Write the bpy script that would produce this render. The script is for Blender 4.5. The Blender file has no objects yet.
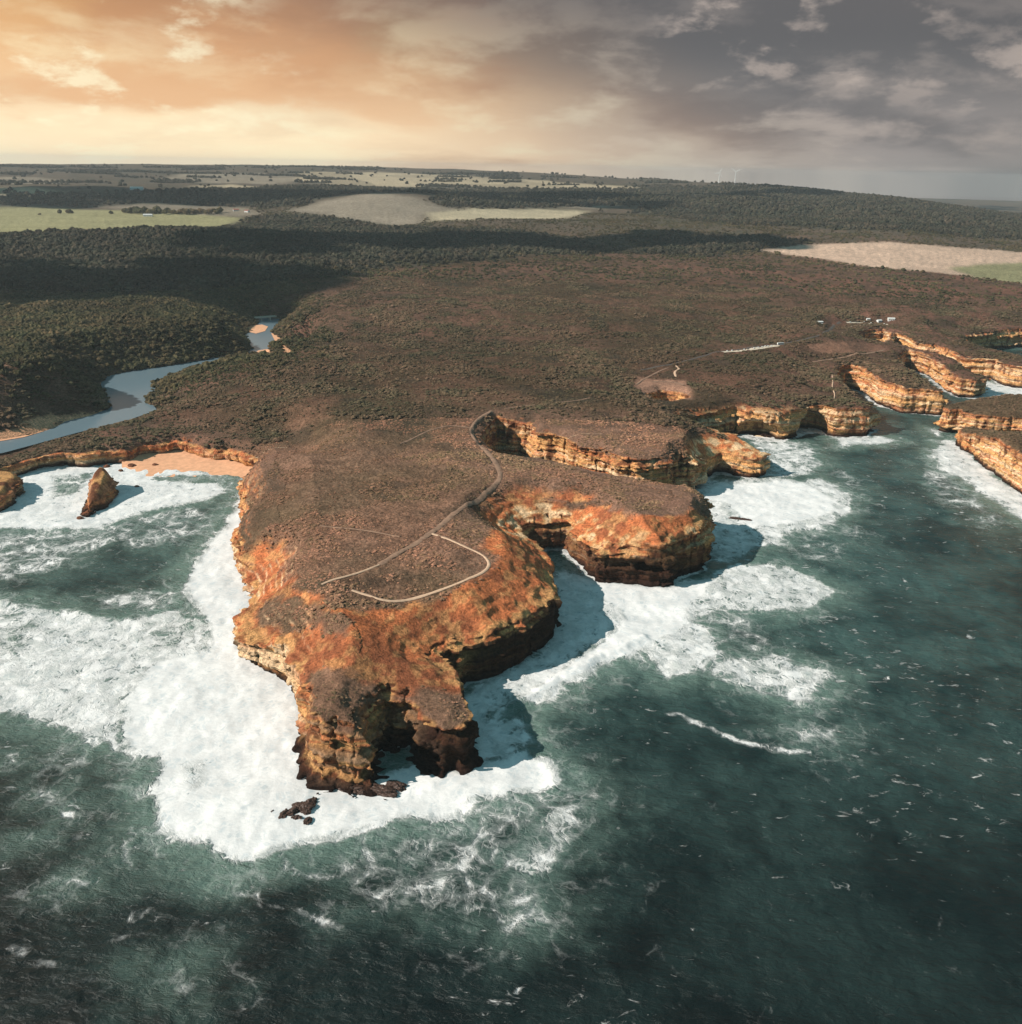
import bpy, bmesh, math, random, time
import numpy as np
from mathutils import Matrix, Vector

T0 = time.time()
def log(*a): print('[%.1fs]' % (time.time() - T0), *a, flush=True)
R = math.radians
SC = bpy.context.scene
COL = SC.collection

# ------------------------------------------------------------------ camera
W_PX, H_PX, FPX = 1022, 1024, 920.0
CAM_H = 300.0
PITCH, ROLL = R(20.5), R(1.15)
cam_d = bpy.data.cameras.new('camera')
cam = bpy.data.objects.new('camera', cam_d)
COL.objects.link(cam)
fwd = np.array([0, math.cos(PITCH), -math.sin(PITCH)])
r0 = np.array([1.0, 0, 0]); u0 = np.array([0, math.sin(PITCH), math.cos(PITCH)])
rgt = math.cos(ROLL) * r0 + math.sin(ROLL) * u0
upv = -math.sin(ROLL) * r0 + math.cos(ROLL) * u0
m = Matrix.Identity(4)
for i in range(3):
    m[i][0] = rgt[i]; m[i][1] = upv[i]; m[i][2] = -fwd[i]
m[2][3] = CAM_H
cam.matrix_world = m
cam_d.sensor_width = 36.0
cam_d.sensor_fit = 'AUTO'
cam_d.lens = FPX / 1024.0 * 36.0
cam_d.clip_start = 1.0
cam_d.clip_end = 80000.0
SC.camera = cam

# ------------------------------------------------------------------ sky, sun, exposure
SUN_EL, SUN_A = R(34), R(17)          # the sun stands to the left and a little towards the camera
sun_dir = Vector((-math.cos(SUN_EL) * math.cos(SUN_A), -math.cos(SUN_EL) * math.sin(SUN_A), math.sin(SUN_EL)))
world = bpy.data.worlds.new('World'); SC.world = world
world.use_nodes = True
nt = world.node_tree; nt.nodes.clear()
def N(nt, typ, **kw):
    n = nt.nodes.new(typ)
    for k, v in kw.items():
        if k.startswith('i_'):
            n.inputs[k[2:].replace('_', ' ')].default_value = v
        else:
            setattr(n, k, v)
    return n
def L(nt, a, b): nt.links.new(a, b)
def math_n(nt, op, a, b=None, c=None, clamp=False):
    n = nt.nodes.new('ShaderNodeMath'); n.operation = op; n.use_clamp = clamp
    for i, v in enumerate((a, b, c)):
        if v is None: continue
        if isinstance(v, (int, float)): n.inputs[i].default_value = v
        else: nt.links.new(v, n.inputs[i])
    return n.outputs[0]
def smooth_n(nt, v, a, b, lo=0.0, hi=1.0):
    n = nt.nodes.new('ShaderNodeMapRange'); n.interpolation_type = 'SMOOTHSTEP'
    nt.links.new(v, n.inputs[0])
    n.inputs[1].default_value = a; n.inputs[2].default_value = b
    n.inputs[3].default_value = lo; n.inputs[4].default_value = hi
    return n.outputs[0]
def mix_c(nt, f, a, b, typ='MIX'):
    n = nt.nodes.new('ShaderNodeMix'); n.data_type = 'RGBA'; n.blend_type = typ
    for i, v in ((0, f), (6, a), (7, b)):
        if isinstance(v, (int, float)): n.inputs[i].default_value = v
        elif isinstance(v, tuple): n.inputs[i].default_value = (*v, 1.0) if len(v) == 3 else v
        else: nt.links.new(v, n.inputs[i])
    return n.outputs[2]
def noise_n(nt, vec, scale, detail=4.0, rough=0.55, dist=0.0, out=0, dim='3D'):
    n = nt.nodes.new('ShaderNodeTexNoise'); n.noise_dimensions = dim
    n.inputs['Scale'].default_value = scale; n.inputs['Detail'].default_value = detail
    n.inputs['Roughness'].default_value = rough; n.inputs['Distortion'].default_value = dist
    if vec is not None: nt.links.new(vec, n.inputs['Vector'])
    return n.outputs[out]
def mapping_n(nt, vec, loc=(0, 0, 0), rot=(0, 0, 0), scale=(1, 1, 1)):
    n = nt.nodes.new('ShaderNodeMapping')
    n.inputs['Location'].default_value = loc; n.inputs['Rotation'].default_value = rot; n.inputs['Scale'].default_value = scale
    nt.links.new(vec, n.inputs['Vector'])
    return n.outputs[0]
def s2l(*c):
    return tuple((x / 255 / 12.92) if x / 255 <= 0.04045 else ((x / 255 + 0.055) / 1.055) ** 2.4 for x in c)

def build_world():
    sky = N(nt, 'ShaderNodeTexSky', sky_type='NISHITA')
    sky.sun_disc = False
    sky.sun_elevation = SUN_EL
    sky.sun_rotation = math.atan2(sun_dir.x, sun_dir.y)
    sky.air_density = 1.0; sky.dust_density = 1.0; sky.ozone_density = 2.0
    SKYS = 0.05
    geo = N(nt, 'ShaderNodeTexCoord')
    d = geo.outputs['Generated']
    sep = N(nt, 'ShaderNodeSeparateXYZ'); L(nt, d, sep.inputs[0])
    x, y, z = sep.outputs
    az = math_n(nt, 'ARCTAN2', x, y)                       # 0 straight out to the land, minus to the left
    # cloud coordinates: bearing and height, stretched along the horizon; heights squeeze together near the skyline
    zz = math_n(nt, 'POWER', math_n(nt, 'MAXIMUM', z, 0.0), 0.75)
    comb = N(nt, 'ShaderNodeCombineXYZ'); L(nt, az, comb.inputs[0]); L(nt, zz, comb.inputs[1])
    deck = comb.outputs[0]
    n1 = noise_n(nt, mapping_n(nt, deck, (3.1, 1.7, 0), (0, 0, -0.12), (3.4, 8.0, 1)), 1.0, 7, 0.56, 0.15)
    n2 = noise_n(nt, mapping_n(nt, deck, (7.3, 2.2, 4), (0, 0, 0.08), (8.0, 15.0, 1)), 1.0, 7, 0.58, 0.15)
    n3 = noise_n(nt, mapping_n(nt, deck, (1.3, 9.2, 2), (0, 0, 0), (1.6, 2.4, 1)), 1.0, 4, 0.5, 0.3)
    # warm light fills the western (left) side, slate grey the right and the top
    lr = smooth_n(nt, math_n(nt, 'ADD', math_n(nt, 'ADD', az, math_n(nt, 'MULTIPLY', math_n(nt, 'SUBTRACT', z, 0.08), 1.6)), math_n(nt, 'MULTIPLY', math_n(nt, 'SUBTRACT', n3, 0.5), 0.45)), -0.44, 0.26)
    up_r = math_n(nt, 'MULTIPLY', smooth_n(nt, z, 0.04, 0.19), smooth_n(nt, az, -0.45, 0.05))
    warm_hi = s2l(216, 162, 106); warm_lo = s2l(255, 220, 176)
    warm = mix_c(nt, smooth_n(nt, z, 0.0, 0.16), warm_lo, warm_hi)
    grey = mix_c(nt, smooth_n(nt, z, 0.0, 0.13), s2l(154, 147, 143), s2l(94, 97, 100))
    cl = mix_c(nt, lr, warm, grey)
    cl = mix_c(nt, math_n(nt, 'MULTIPLY', up_r, 0.75), cl, s2l(104, 100, 100))
    # billows: darker undersides, brighter edges
    b1 = smooth_n(nt, n1, 0.40, 0.62)
    bright = mix_c(nt, lr, s2l(255, 240, 196), s2l(174, 163, 155))
    dark = mix_c(nt, lr, s2l(196, 140, 100), s2l(98, 98, 100))
    cl = mix_c(nt, math_n(nt, 'MULTIPLY', smooth_n(nt, n1, 0.52, 0.36), 0.62), cl, dark)
    glow = math_n(nt, 'MULTIPLY', smooth_n(nt, n2, 0.47, 0.66), smooth_n(nt, z, 0.20, 0.02))
    cl = mix_c(nt, math_n(nt, 'MULTIPLY', glow, 0.8), cl, bright)
    zl = math_n(nt, 'ADD', z, math_n(nt, 'MULTIPLY', math_n(nt, 'SUBTRACT', n1, 0.5), 0.16))
    left = smooth_n(nt, az, 0.05, -0.30)
    band = math_n(nt, 'MULTIPLY', math_n(nt, 'MULTIPLY', smooth_n(nt, zl, 0.035, 0.05), smooth_n(nt, zl, 0.11, 0.07)), left)
    cl = mix_c(nt, math_n(nt, 'MULTIPLY', band, 0.6), cl, s2l(222, 172, 128))
    low = math_n(nt, 'MULTIPLY', smooth_n(nt, zl, 0.060, 0.028), left)
    cl = mix_c(nt, math_n(nt, 'MULTIPLY', low, 0.7), cl, s2l(255, 238, 200))
    n5 = noise_n(nt, mapping_n(nt, deck, (11.7, 5.2, 2), (0, 0, 0.1), (13.0, 20.0, 1)), 1.0, 6, 0.6, 0.1)
    puff = math_n(nt, 'MULTIPLY', smooth_n(nt, n5, 0.51, 0.66), smooth_n(nt, n3, 0.44, 0.56))
    cl = mix_c(nt, math_n(nt, 'MULTIPLY', puff, 0.75), cl, mix_c(nt, lr, s2l(255, 244, 206), s2l(190, 176, 166)))
    # low right: rain-grey air over the sea
    lowr = math_n(nt, 'MULTIPLY', smooth_n(nt, z, 0.06, 0.0), smooth_n(nt, az, 0.30, 0.55))
    cl = mix_c(nt, math_n(nt, 'MULTIPLY', lowr, 0.8), cl, s2l(122, 120, 118))
    # overhead the cloud deck breaks and the blue sky looks through
    cover = math_n(nt, 'MULTIPLY', smooth_n(nt, z, 0.36, 0.20), smooth_n(nt, y, 0.15, 0.55))
    deckm = smooth_n(nt, noise_n(nt, d, 2.2, 4, 0.55, 0.2), 0.40, 0.52, 1.0, 0.88)
    cl = mix_c(nt, cover, s2l(84, 127, 137), cl)
    cover = math_n(nt, 'MAXIMUM', cover, deckm)
    bg1 = N(nt, 'ShaderNodeBackground'); L(nt, sky.outputs[0], bg1.inputs[0]); bg1.inputs[1].default_value = SKYS
    bg2 = N(nt, 'ShaderNodeBackground'); L(nt, cl, bg2.inputs[0]); bg2.inputs[1].default_value = 0.96
    mx = N(nt, 'ShaderNodeMixShader'); L(nt, cover, mx.inputs[0]); L(nt, bg1.outputs[0], mx.inputs[1]); L(nt, bg2.outputs[0], mx.inputs[2])
    out = N(nt, 'ShaderNodeOutputWorld'); L(nt, mx.outputs[0], out.inputs[0])
build_world()

sun_l = bpy.data.lights.new('sun', 'SUN'); sun = bpy.data.objects.new('sun', sun_l); COL.objects.link(sun)
sun_l.energy = 5.0; sun_l.angle = R(0.5); sun_l.color = (1.0, 0.915, 0.82)
sun.rotation_euler = (-sun_dir).to_track_quat('-Z', 'Y').to_euler()
sun.location = (-300, -100, 600)
vs = SC.view_settings
vs.view_transform = 'Standard'; vs.look = 'None'; vs.exposure = 0.18; vs.gamma = 1.0
SC.cycles.use_denoising = True
SC.cycles.max_bounces = 5; SC.cycles.diffuse_bounces = 1; SC.cycles.glossy_bounces = 2
SC.cycles.transmission_bounces = 2; SC.cycles.volume_bounces = 0; SC.cycles.transparent_max_bounces = 4
SC.cycles.sample_clamp_indirect = 4.0

# ------------------------------------------------------------------ numpy helpers
_rng = np.random.default_rng(7)
_T = _rng.random((64, 64, 64)).astype(np.float32)
def vn(x, y, z=0.0, seed=0):
    """value noise in 0..1"""
    x = np.asarray(x, np.float32) + np.float32(seed * 17.31); y = np.asarray(y, np.float32) + np.float32(seed * 5.77)
    z = np.asarray(z, np.float32) + np.float32(seed * 9.13)
    x, y, z = np.broadcast_arrays(x, y, z)
    xi = np.floor(x); yi = np.floor(y); zi = np.floor(z)
    fx = x - xi; fy = y - yi; fz = z - zi
    fx = fx * fx * (3 - 2 * fx); fy = fy * fy * (3 - 2 * fy); fz = fz * fz * (3 - 2 * fz)
    a = xi.astype(np.int32) & 63; b = yi.astype(np.int32) & 63; c = zi.astype(np.int32) & 63
    a1 = (a + 1) & 63; b1 = (b + 1) & 63; c1 = (c + 1) & 63
    def g(i, j, k): return _T[i, j, k]
    x00 = g(a, b, c) * (1 - fx) + g(a1, b, c) * fx
    x10 = g(a, b1, c) * (1 - fx) + g(a1, b1, c) * fx
    x01 = g(a, b, c1) * (1 - fx) + g(a1, b, c1) * fx
    x11 = g(a, b1, c1) * (1 - fx) + g(a1, b1, c1) * fx
    y0 = x00 * (1 - fy) + x10 * fy; y1 = x01 * (1 - fy) + x11 * fy
    return y0 * (1 - fz) + y1 * fz
def fbm(x, y, z=0.0, seed=0, oct=4, gain=0.5):
    s = 0; a = 1.0; t = 0
    for o in range(oct):
        f = 2.03 ** o
        s = s + a * vn(x * f, y * f, np.asarray(z) * f, seed + o * 3); t += a; a *= gain
    return s / t
def sst(v, a, b):
    t = np.clip((v - a) / (b - a), 0, 1); return t * t * (3 - 2 * t)

# ------------------------------------------------------------------ picture point -> place in the world
def ray(px, py):
    v = fwd * FPX + rgt * (px - W_PX / 2) - upv * (py - H_PX / 2)
    return v / np.linalg.norm(v)
def at(px, py, z=0.0):
    v = ray(px, py); t = (z - CAM_H) / v[2]
    return (v[0] * t, v[1] * t)

def col_az(px, r, z=60.0):
    lo, hi = 100.0, 1024.0                      # find the row where this column is r metres away
    for _ in range(40):
        mid = 0.5 * (lo + hi); v = ray(px, mid)
        t = (z - CAM_H) / v[2] if v[2] < -1e-6 else 1e9
        if math.hypot(v[0] * t, v[1] * t) > r: lo = mid
        else: hi = mid
    v = ray(px, mid); return math.atan2(v[0], v[1])
def azr(px, r):
    a = col_az(px, r); return (r * math.sin(a), r * math.cos(a))
# skyline and the wide lie of the land
_sk_px = [-200, 0, 150, 300, 450, 560, 640, 760, 900, 1022, 1200]
_sk_az = [col_az(p, 8000, 150) for p in _sk_px]
_sk_z = [248, 248, 268, 283, 278, 256, 234, 212, 170, 98, 50]
_sk_r = [9500, 9500, 9500, 9500, 9500, 9000, 8200, 7000, 6000, 5400, 5000]
def plateau(x, y):
    r = np.hypot(x, y); az = np.arctan2(x, y)
    zs = np.interp(az, _sk_az, _sk_z); rs = np.interp(az, _sk_az, _sk_r)
    u = np.clip((r - 1500) / (rs - 1500), 0, None)
    z = 48 + (zs - 48) * np.where(u < 1, u ** 1.25, 1 - 2.2 * (u - 1) ** 1.6)
    # rolling relief
    a = sst(r, 1300, 3200)
    z = z + a * (fbm(x / 1500, y / 900, 0, 11, 3) - 0.5) * 62 * (1 - 0.6 * sst(u, 0.6, 1))
    z = z + sst(r, 700, 1500) * (fbm(x / 330, y / 300, 0, 12, 2) - 0.5) * 16
    # the round pale hill and the forested scarp on the left
    rc_ = np.interp(az, RIV_AZ, RIV_R)
    low = np.minimum(7 + 0.15 * np.maximum(rc_ - r - 30, 0), np.interp(az, LOW_AZ, LOW_Z))
    kk = 1 - sst(r, rc_ - 10, rc_ + 30)
    z = np.where(az < LOW_AZ[-1], z * (1 - kk) + np.minimum(z, low) * kk, z)
    for (hx, hy, hz, rx, ry) in HILLS:
        z = z + hz * np.exp(-((x - hx) / rx) ** 2 - ((y - hy) / ry) ** 2)
    return z
_rp = [at(q, w, 1.2) for q, w in [(-60,455),(0,447),(60,431),(108,412),(122,392),(160,374),(215,361),(262,352),(275,340),(300,338)]]
RIV_AZ = [math.atan2(*q) for q in _rp]; RIV_R = [math.hypot(*q) for q in _rp]
LOW_AZ = [azr(q, 1.0) for q in (-40, 60, 140, 200, 270, 350)]; LOW_AZ = [math.atan2(*q) for q in LOW_AZ]
LOW_Z = [13, 13, 14, 20, 30, 49]
HILLS = []
for (px, r, hz, rx, ry) in [(395, 4500, 62, 480, 520), (160, 3150, 26, 900, 330), (20, 3000, 16, 500, 300),
                            (60, 1300, 18, 85, 95), (560, 3700, 20, 700, 300), (620, 5300, 30, 900, 500), (870, 4300, 24, 800, 380), (30, 5400, 30, 900, 400)]:
    hx, hy = azr(px, r); HILLS.append((hx, hy, hz, rx, ry))

def seg_dist(x, y, pts, closed=False, chunk=400000):
    """distance to a polyline"""
    P = np.asarray(pts, np.float64); 
    A = P if closed else P[:-1]; B = np.roll(P, -1, 0) if closed else P[1:]
    x = np.asarray(x, np.float32).ravel(); y = np.asarray(y, np.float32).ravel()
    out = np.empty(x.shape, np.float32)
    for s in range(0, len(x), chunk):
        xs = x[s:s + chunk]; ys = y[s:s + chunk]
        best = np.full(xs.shape, 1e12, np.float32)
        for (a, b) in zip(A, B):
            dx, dy = np.float32(b[0] - a[0]), np.float32(b[1] - a[1])
            px = xs - np.float32(a[0]); py = ys - np.float32(a[1])
            t = np.clip((px * dx + py * dy) / max(dx * dx + dy * dy, 1e-9), 0, 1)
            px = px - t * dx; py = py - t * dy
            np.minimum(best, px * px + py * py, out=best)
        out[s:s + chunk] = np.sqrt(best)
    return out
def inside(x, y, pts):
    P = np.asarray(pts, np.float64)
    x = np.asarray(x).ravel(); y = np.asarray(y).ravel(); c = np.zeros(x.shape, bool)
    A, B = P, np.roll(P, -1, 0)
    for (a, b) in zip(A, B):
        if a[1] == b[1]: continue
        cond = (a[1] > y) != (b[1] > y)
        xx = (b[0] - a[0]) * (y - a[1]) / (b[1] - a[1]) + a[0]
        c ^= cond & (x < xx)
    return c
def sdist(x, y, pts):
    d = seg_dist(x, y, pts, True); return np.where(inside(x, y, pts), d, -d)
def px_poly(lst, z=0.0):
    return [at(p[0], p[1], p[2] if len(p) > 2 else z) for p in lst]

# ------------------------------------------------------------------ the coastline, traced and laid on the ground
COAST_PX = [(0,481),(15,477),(40,469),(62,466),(83,467),(95,465),(110,464),(118,464),(127,463),(137,461),(150,457),(175,454),(196,458),
 (207,462),(215,463),(228,463),(245,468),(258,474),(263,478),(255,481,6),(246,482,8),(240,491,8),(241,505,4),(246,525,8),(238,540,12),(236,556,12),
 (240,573,6),(249,592),(252,604),(246,620),(238,634,8),(238,648),(241,661),(257,670),(272,681),(286,691),(297,704),(303,722),
 (306,742),(307,762),(308,775),(325,783),(345,788),(360,792),(373,793),(371,776),(369,763),(373,752),(384,746),(403,746),(416,753),(423,766),(440,777),(456,776),
 (470,769),(474,752),(471,735),(465,718),(458,708),(446,702),(440,699),(464,684),(497,677),(522,661),(542,650),(555,634),(553,618),(555,600),
 (553,587),(545,577),(530,567),(521,558),(531,551),(548,548),(564,550),(576,558),(584,569),(592,579),(600,582),(620,583),(639,586),(665,588),(678,577),(700,570),(710,561),(712,551),(707,541),(697,533),(684,528),(674,480,46),(659,477,46),(639,472,46),(618,467,46),(597,463,46),(581,459,46),(550,453,46),(533,452,46),(510,449,46),(492,443,46),(484,434,46),(488,422,46),
 (500,415,47),(516,417,46),(530,419,46),(533,425,45),(530,430,44),(538,432,44),(550,432,46),(565,435,46),(581,443,46),(597,446,46),(620,454,46),(640,459,45),(660,459,42),(672,478,20),(677,484,8),
 (680,491),(696,492),(703,485),(708,478),(721,474),(745,478),(760,479),(770,475),(768,462,14),(764,452,24),(757,444,26),(740,437,28),(727,431,32),(714,425,34),(700,420,36),(690,417,36),
 (690,413,38),(702,411,36),(716,413,30),(735,432,4),(745,438),(762,441),(780,441),(795,437),(806,432),(818,432),(830,436),(842,437),(856,437),(868,437),(874,430),
 (866,402,36),(856,392,37),(846,382,37),(839,372,38),(842,365,38),(851,363,37),(862,367,36),(872,373,36),(884,381,36),(886,408),(902,413),(918,414),(936,416),(946,415),(947,394,29),(940,386,36),(925,376,36),(908,367,36),(900,358,36),(901,351,36),
 (909,347,36),(929,353,36),(941,388),(957,397),(972,398),(983,397),(985,394),(984,379,22),(975,371,30),(967,364,35),(957,357,35),(940,351,36),(915,346,36),(898,341,36),(893,336,36),(896,331,36),(906,335,36),(916,340,36),(940,345,36),(965,354,36),(991,379),(1003,386),(1022,388),(1040,390),(1056,388),(1062,378,20),(1045,364,32),(1015,352,35),(990,347,35),(970,341,35),(966,334,36),(985,331,36),(1008,335,25),(1022,342,10),(1060,350),(1120,352),(1170,345)]
coast = px_poly(COAST_PX)
coast = [(-16500, 1500), (-4000, 950), (-1500, 800), (-900, 780), (-650, 800)] + coast
ex, ey = coast[-1]
coast = coast + [(ex + 500, ey + 80), (ex + 1500, ey + 700), (3900, 3500), (6000, 6500), (8000, 11000), (9000, 16500)]
land_poly = coast + [(9000, 17500), (-16500, 17500)]
HOLE1 = px_poly([(653,389,43),(664,386,43),(676,387,43),(686,390,43),(684,394,43),(672,397,43),(658,395,43),(651,392,43)])
HOLE2 = px_poly([(862,329,39),(872,327,39),(884,326,39),(890,329,38),(889,336,37),(882,340,36),(872,339,36),(863,334,37)])
RIVER_PX = [(-60,462),(0,451),(30,443),(59,435),(82,429),(105,424),(123,419),(150,410),(144,403),(146,394),(150,385),(166,376),(182,369),(220,361),(264,357),(291,356),(282,347),(275,338),(268,331),(276,325),(275,319),(262,318),(258,327),(249,335),(258,348),(249,354),(211,359),(176,365),(141,370),(122,374),(109,378),(103,385),(108,394),(114,404),(112,410),(97,416),(70,422),(38,435),(0,442),(-60,452)]
river = px_poly(RIVER_PX, 1.2)
VALLEY = [at(268,322,1.2), azr(255, 1790), azr(235, 2010), azr(195, 2080), azr(140, 2120), azr(90, 2080), azr(20, 2050), azr(-80, 2000)]

# edge height of the vertical wall and width of the slope above it, along the coast
EDGE = [((60,460),14,12),((150,452),13,14),((205,460),13,14),((245,466),15,16),((268,470),14,16),((250,500),18,22),((238,550),24,14),((255,600),11,42),((245,645),19,44),((285,685),26,36),((305,740),37,55),
 ((375,792),36,36),((371,760),36,12),((402,748),31,12),((450,722),27,14),((460,772),26,14),((430,770),26,14),((470,690),27,40),((540,640),29,44),((552,590),27,34),((524,560),24,46),((548,550),23,58),((574,560),24,60),((620,580),27,36),((670,585),30,24),((705,556),31,18),((700,538),32,15),((684,530),42,10),
 ((640,472),42,10),((540,452),42,10),((486,428),43,10),((536,426),36,12),((600,450),38,12),((655,462),34,16),((720,472),20,55),((765,462),23,44),((735,434),26,34),((695,415),36,14),
 ((750,438),34,16),((870,434),34,14),((858,394),36,12),((890,405),33,16),((940,400),33,16),((960,392),31,12),((982,388),25,10),((1015,380),31,18),((1010,340),33,14),((900,380),35,12)]
CAPS = {(60,460):19,(150,452):20,(205,460):21,(245,466):24,(268,470):27,(450,722):29,(460,772):28,(430,770):30,(371,760):40,(375,792):41,(402,748):35,(305,740):45,(470,690):36,(705,556):37,(700,538):38,(765,462):32,(720,472):36,(735,434):36,(695,415):42,
 (750,438):38,(870,434):38,(858,394):39,(890,405):36,(940,400):33,(900,380):38,(960,392):34,(982,388):28,(1015,380):36,(1010,340):37,(640,472):46}
EP = np.array([at(*e[0], e[1] * 0.5) for e in EDGE]); EZ = np.array([e[1] for e in EDGE], float); EW = np.array([e[2] for e in EDGE], float)
EC = np.array([CAPS.get(e[0], 52) for e in EDGE], float)
def edge_fields(x, y):
    x = np.asarray(x, np.float32); y = np.asarray(y, np.float32)
    sz = np.zeros(x.shape, np.float32); sw = np.zeros_like(sz); sc_ = np.zeros_like(sz); tt = np.zeros_like(sz)
    for (p, z, w, c) in zip(EP, EZ, EW, EC):
        q = 1.0 / ((x - p[0]) ** 2 + (y - p[1]) ** 2 + 60.0) ** 1.6
        sz += q * z; sw += q * w; sc_ += q * c; tt += q
    return sz / tt, sw / tt, sc_ / tt
def land_d(x, y):
    """signed distance to the coast, + inland, with a wobbly shoreline"""
    x = np.asarray(x, np.float32); y = np.asarray(y, np.float32); sh = x.shape
    xw = x + (fbm(x / 24, y / 24, 0, 21, 4, 0.6) - 0.5) * 13 ; yw = y + (fbm(x / 24, y / 24, 0, 22, 4, 0.6) - 0.5) * 13
    xw, yw = xw.ravel(), yw.ravel()
    d = seg_dist(xw, yw, coast); ins = inside(xw, yw, land_poly)
    d = np.where(ins, d, -d)
    for hp in (HOLE1, HOLE2):
        hx, hy = np.mean(np.array(hp), 0)
        k = np.hypot(xw - hx, yw - hy) < 200
        if k.any(): d[k] = np.minimum(d[k], -sdist(xw[k], yw[k], hp))
    return d.reshape(sh)
def river_d(x, y):
    x = np.asarray(x, np.float32); sh = x.shape; x = x.ravel(); y = np.asarray(y, np.float32).ravel()
    out = np.full(x.shape, 999.0, np.float32)
    k = (x < 150) & (y > 850) & (y < 2600)
    if k.any():
        xs = x[k] + (fbm(x[k] / 40, y[k] / 40, 0, 31, 2) - 0.5) * 8; ys = y[k]
        out[k] = -sdist(xs, ys, river)
    return out.reshape(sh)
def height(x, y, d=None, full=True):
    """top surface of the land; returns z and the 0..1 measure of how far up the coastal slope a place is"""
    x = np.asarray(x, np.float32); y = np.asarray(y, np.float32)
    z = plateau(x, y)
    rd = river_d(x, y)
    wv = 75 + 40 * vn(x / 120, y / 120, 0, 33)
    rv = np.clip(rd / wv, 0, 1); rv = rv * rv * (3 - 2 * rv)
    z = np.where(rd < wv, -1.2 + (z + 1.2) * np.clip(rv ** 0.8, 0, 1), z)
    k = (np.hypot(x, y) < 3200) & (x < 200)
    if k.any():
        vd = seg_dist(x[k], y[k], VALLEY).reshape(x[k].shape)
        z[k] = z[k] - 30 * np.exp(-(vd / 120) ** 2) * sst(rd[k], 0, 120)
    if d is None: d = land_d(x, y)
    ez, ew, ec = edge_fields(x, y)
    kc = sst(d, 110, 40)
    z = z * (1 - kc) + np.minimum(z, ec + 0.6 * np.maximum(z - ec, 0) * sst(d, 45, 110)) * kc
    ez = np.minimum(ez, z)
    s = np.clip(d / ew, 0, 1)
    gul = (fbm(x / 13, y / 13, 0, 41, 3) - 0.5)
    s2 = np.clip(s + gul * 0.24 * (1 - s) * (s > 0), 0, 1)
    sm = 0.8 * s2 + 0.2 * (s2 * s2 * (3 - 2 * s2))
    hz = ez + (z - ez) * sm
    tz = hz + (fbm(x / 60, y / 60, 0, 43, 3) - 0.5) * 9
    fr = tz / 4.2 - np.floor(tz / 4.2)
    hz = hz + (sst(fr, 0.30, 0.85) - fr) * 4.2 * 0.5 * np.clip(1.15 - s, 0, 1) * (s > 0)
    hz = hz + gul * 1.9 * np.clip(1 - s, 0, 1)
    big = 1 - sst(d, 30, 120)
    hz = hz + (fbm(x / 46, y / 46, 0, 42, 2) - 0.5) * 5 * sst(d, 5, 60)
    hz = np.where(d > -30, np.maximum(hz, -1.2), hz)
    return hz, s
log('helpers')

def P(px, py):
    """where the ray of a picture point meets the land"""
    v = ray(px, py)
    t = np.exp(np.linspace(math.log(350), math.log(14000), 900))
    x = v[0] * t; y = v[1] * t; z = CAM_H + v[2] * t
    h, _ = height(x, y)
    below = np.nonzero(z < h)[0]
    k = below[0] if len(below) else len(t) - 1
    if k > 0:
        a = z[k - 1] - h[k - 1]; b = z[k] - h[k]
        f = a / (a - b) if a != b else 0
        return (float(x[k - 1] + (x[k] - x[k - 1]) * f), float(y[k - 1] + (y[k] - y[k - 1]) * f))
    return (float(x[k]), float(y[k]))
def PP(lst): return [P(*p) for p in lst]

# ------------------------------------------------------------------ colours of the ground
FIELDS = []          # (polygon, colour, softness m, strength)
def field(lst, col, soft, st=1.0): FIELDS.append((PP(lst), col, soft, st))
C_HEATH = np.array(s2l(138, 106, 88)); C_HEATH2 = np.array(s2l(162, 116, 97)); C_OLIVE = np.array(s2l(106, 87, 67)); C_FOREST = np.array(s2l(62, 62, 52))
C_ORANGE = np.array(s2l(206, 122, 78)); C_ORANGE2 = np.array(s2l(168, 100, 68)); C_TAN = np.array(s2l(224, 170, 112)); C_PALE = np.array(s2l(238, 206, 166)); C_SAND = np.array(s2l(226, 170, 132))
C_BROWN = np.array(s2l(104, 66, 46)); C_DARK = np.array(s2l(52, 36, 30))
PALE = s2l(176, 160, 134); PINK = s2l(208, 178, 156); GREENF = s2l(158, 152, 114); GREYHILL = s2l(140, 128, 112); DKF = s2l(64, 68, 58)
field([(-30,207),(60,208),(130,210),(200,214),(245,218),(222,226),(170,228),(110,229),(50,231),(-30,233)], GREENF, 30)
field([(100,207),(150,202),(240,207),(262,214),(240,217),(160,212)], GREYHILL, 40)
field([(285,211),(320,202),(350,196),(378,193),(405,196),(432,203),(458,210),(430,214),(420,224),(390,226),(350,220),(320,215)], s2l(150, 138, 122), 60)
field([(425,213),(470,209),(540,209),(590,211),(570,218),(520,219),(470,220),(432,221)], s2l(190, 176, 148), 40)
field([(760,250),(800,245),(850,243),(884,242),(950,247),(1022,252),(1100,256),(1100,292),(1022,283),(975,277),(930,272),(880,268),(840,262),(800,256)], PINK, 25)
field([(950,268),(985,264),(1022,262),(1100,264),(1100,292),(1022,283),(975,277)], s2l(148, 143, 108), 25)
field([(632,384),(638,377),(650,379),(668,379),(686,381),(692,388),(690,399),(672,401),(652,399),(640,394)], s2l(176, 134, 112), 7, 0.85)
field([(806,345),(840,341),(880,344),(886,350),(850,353),(815,352)], s2l(150, 112, 92), 10, 0.6)
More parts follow.
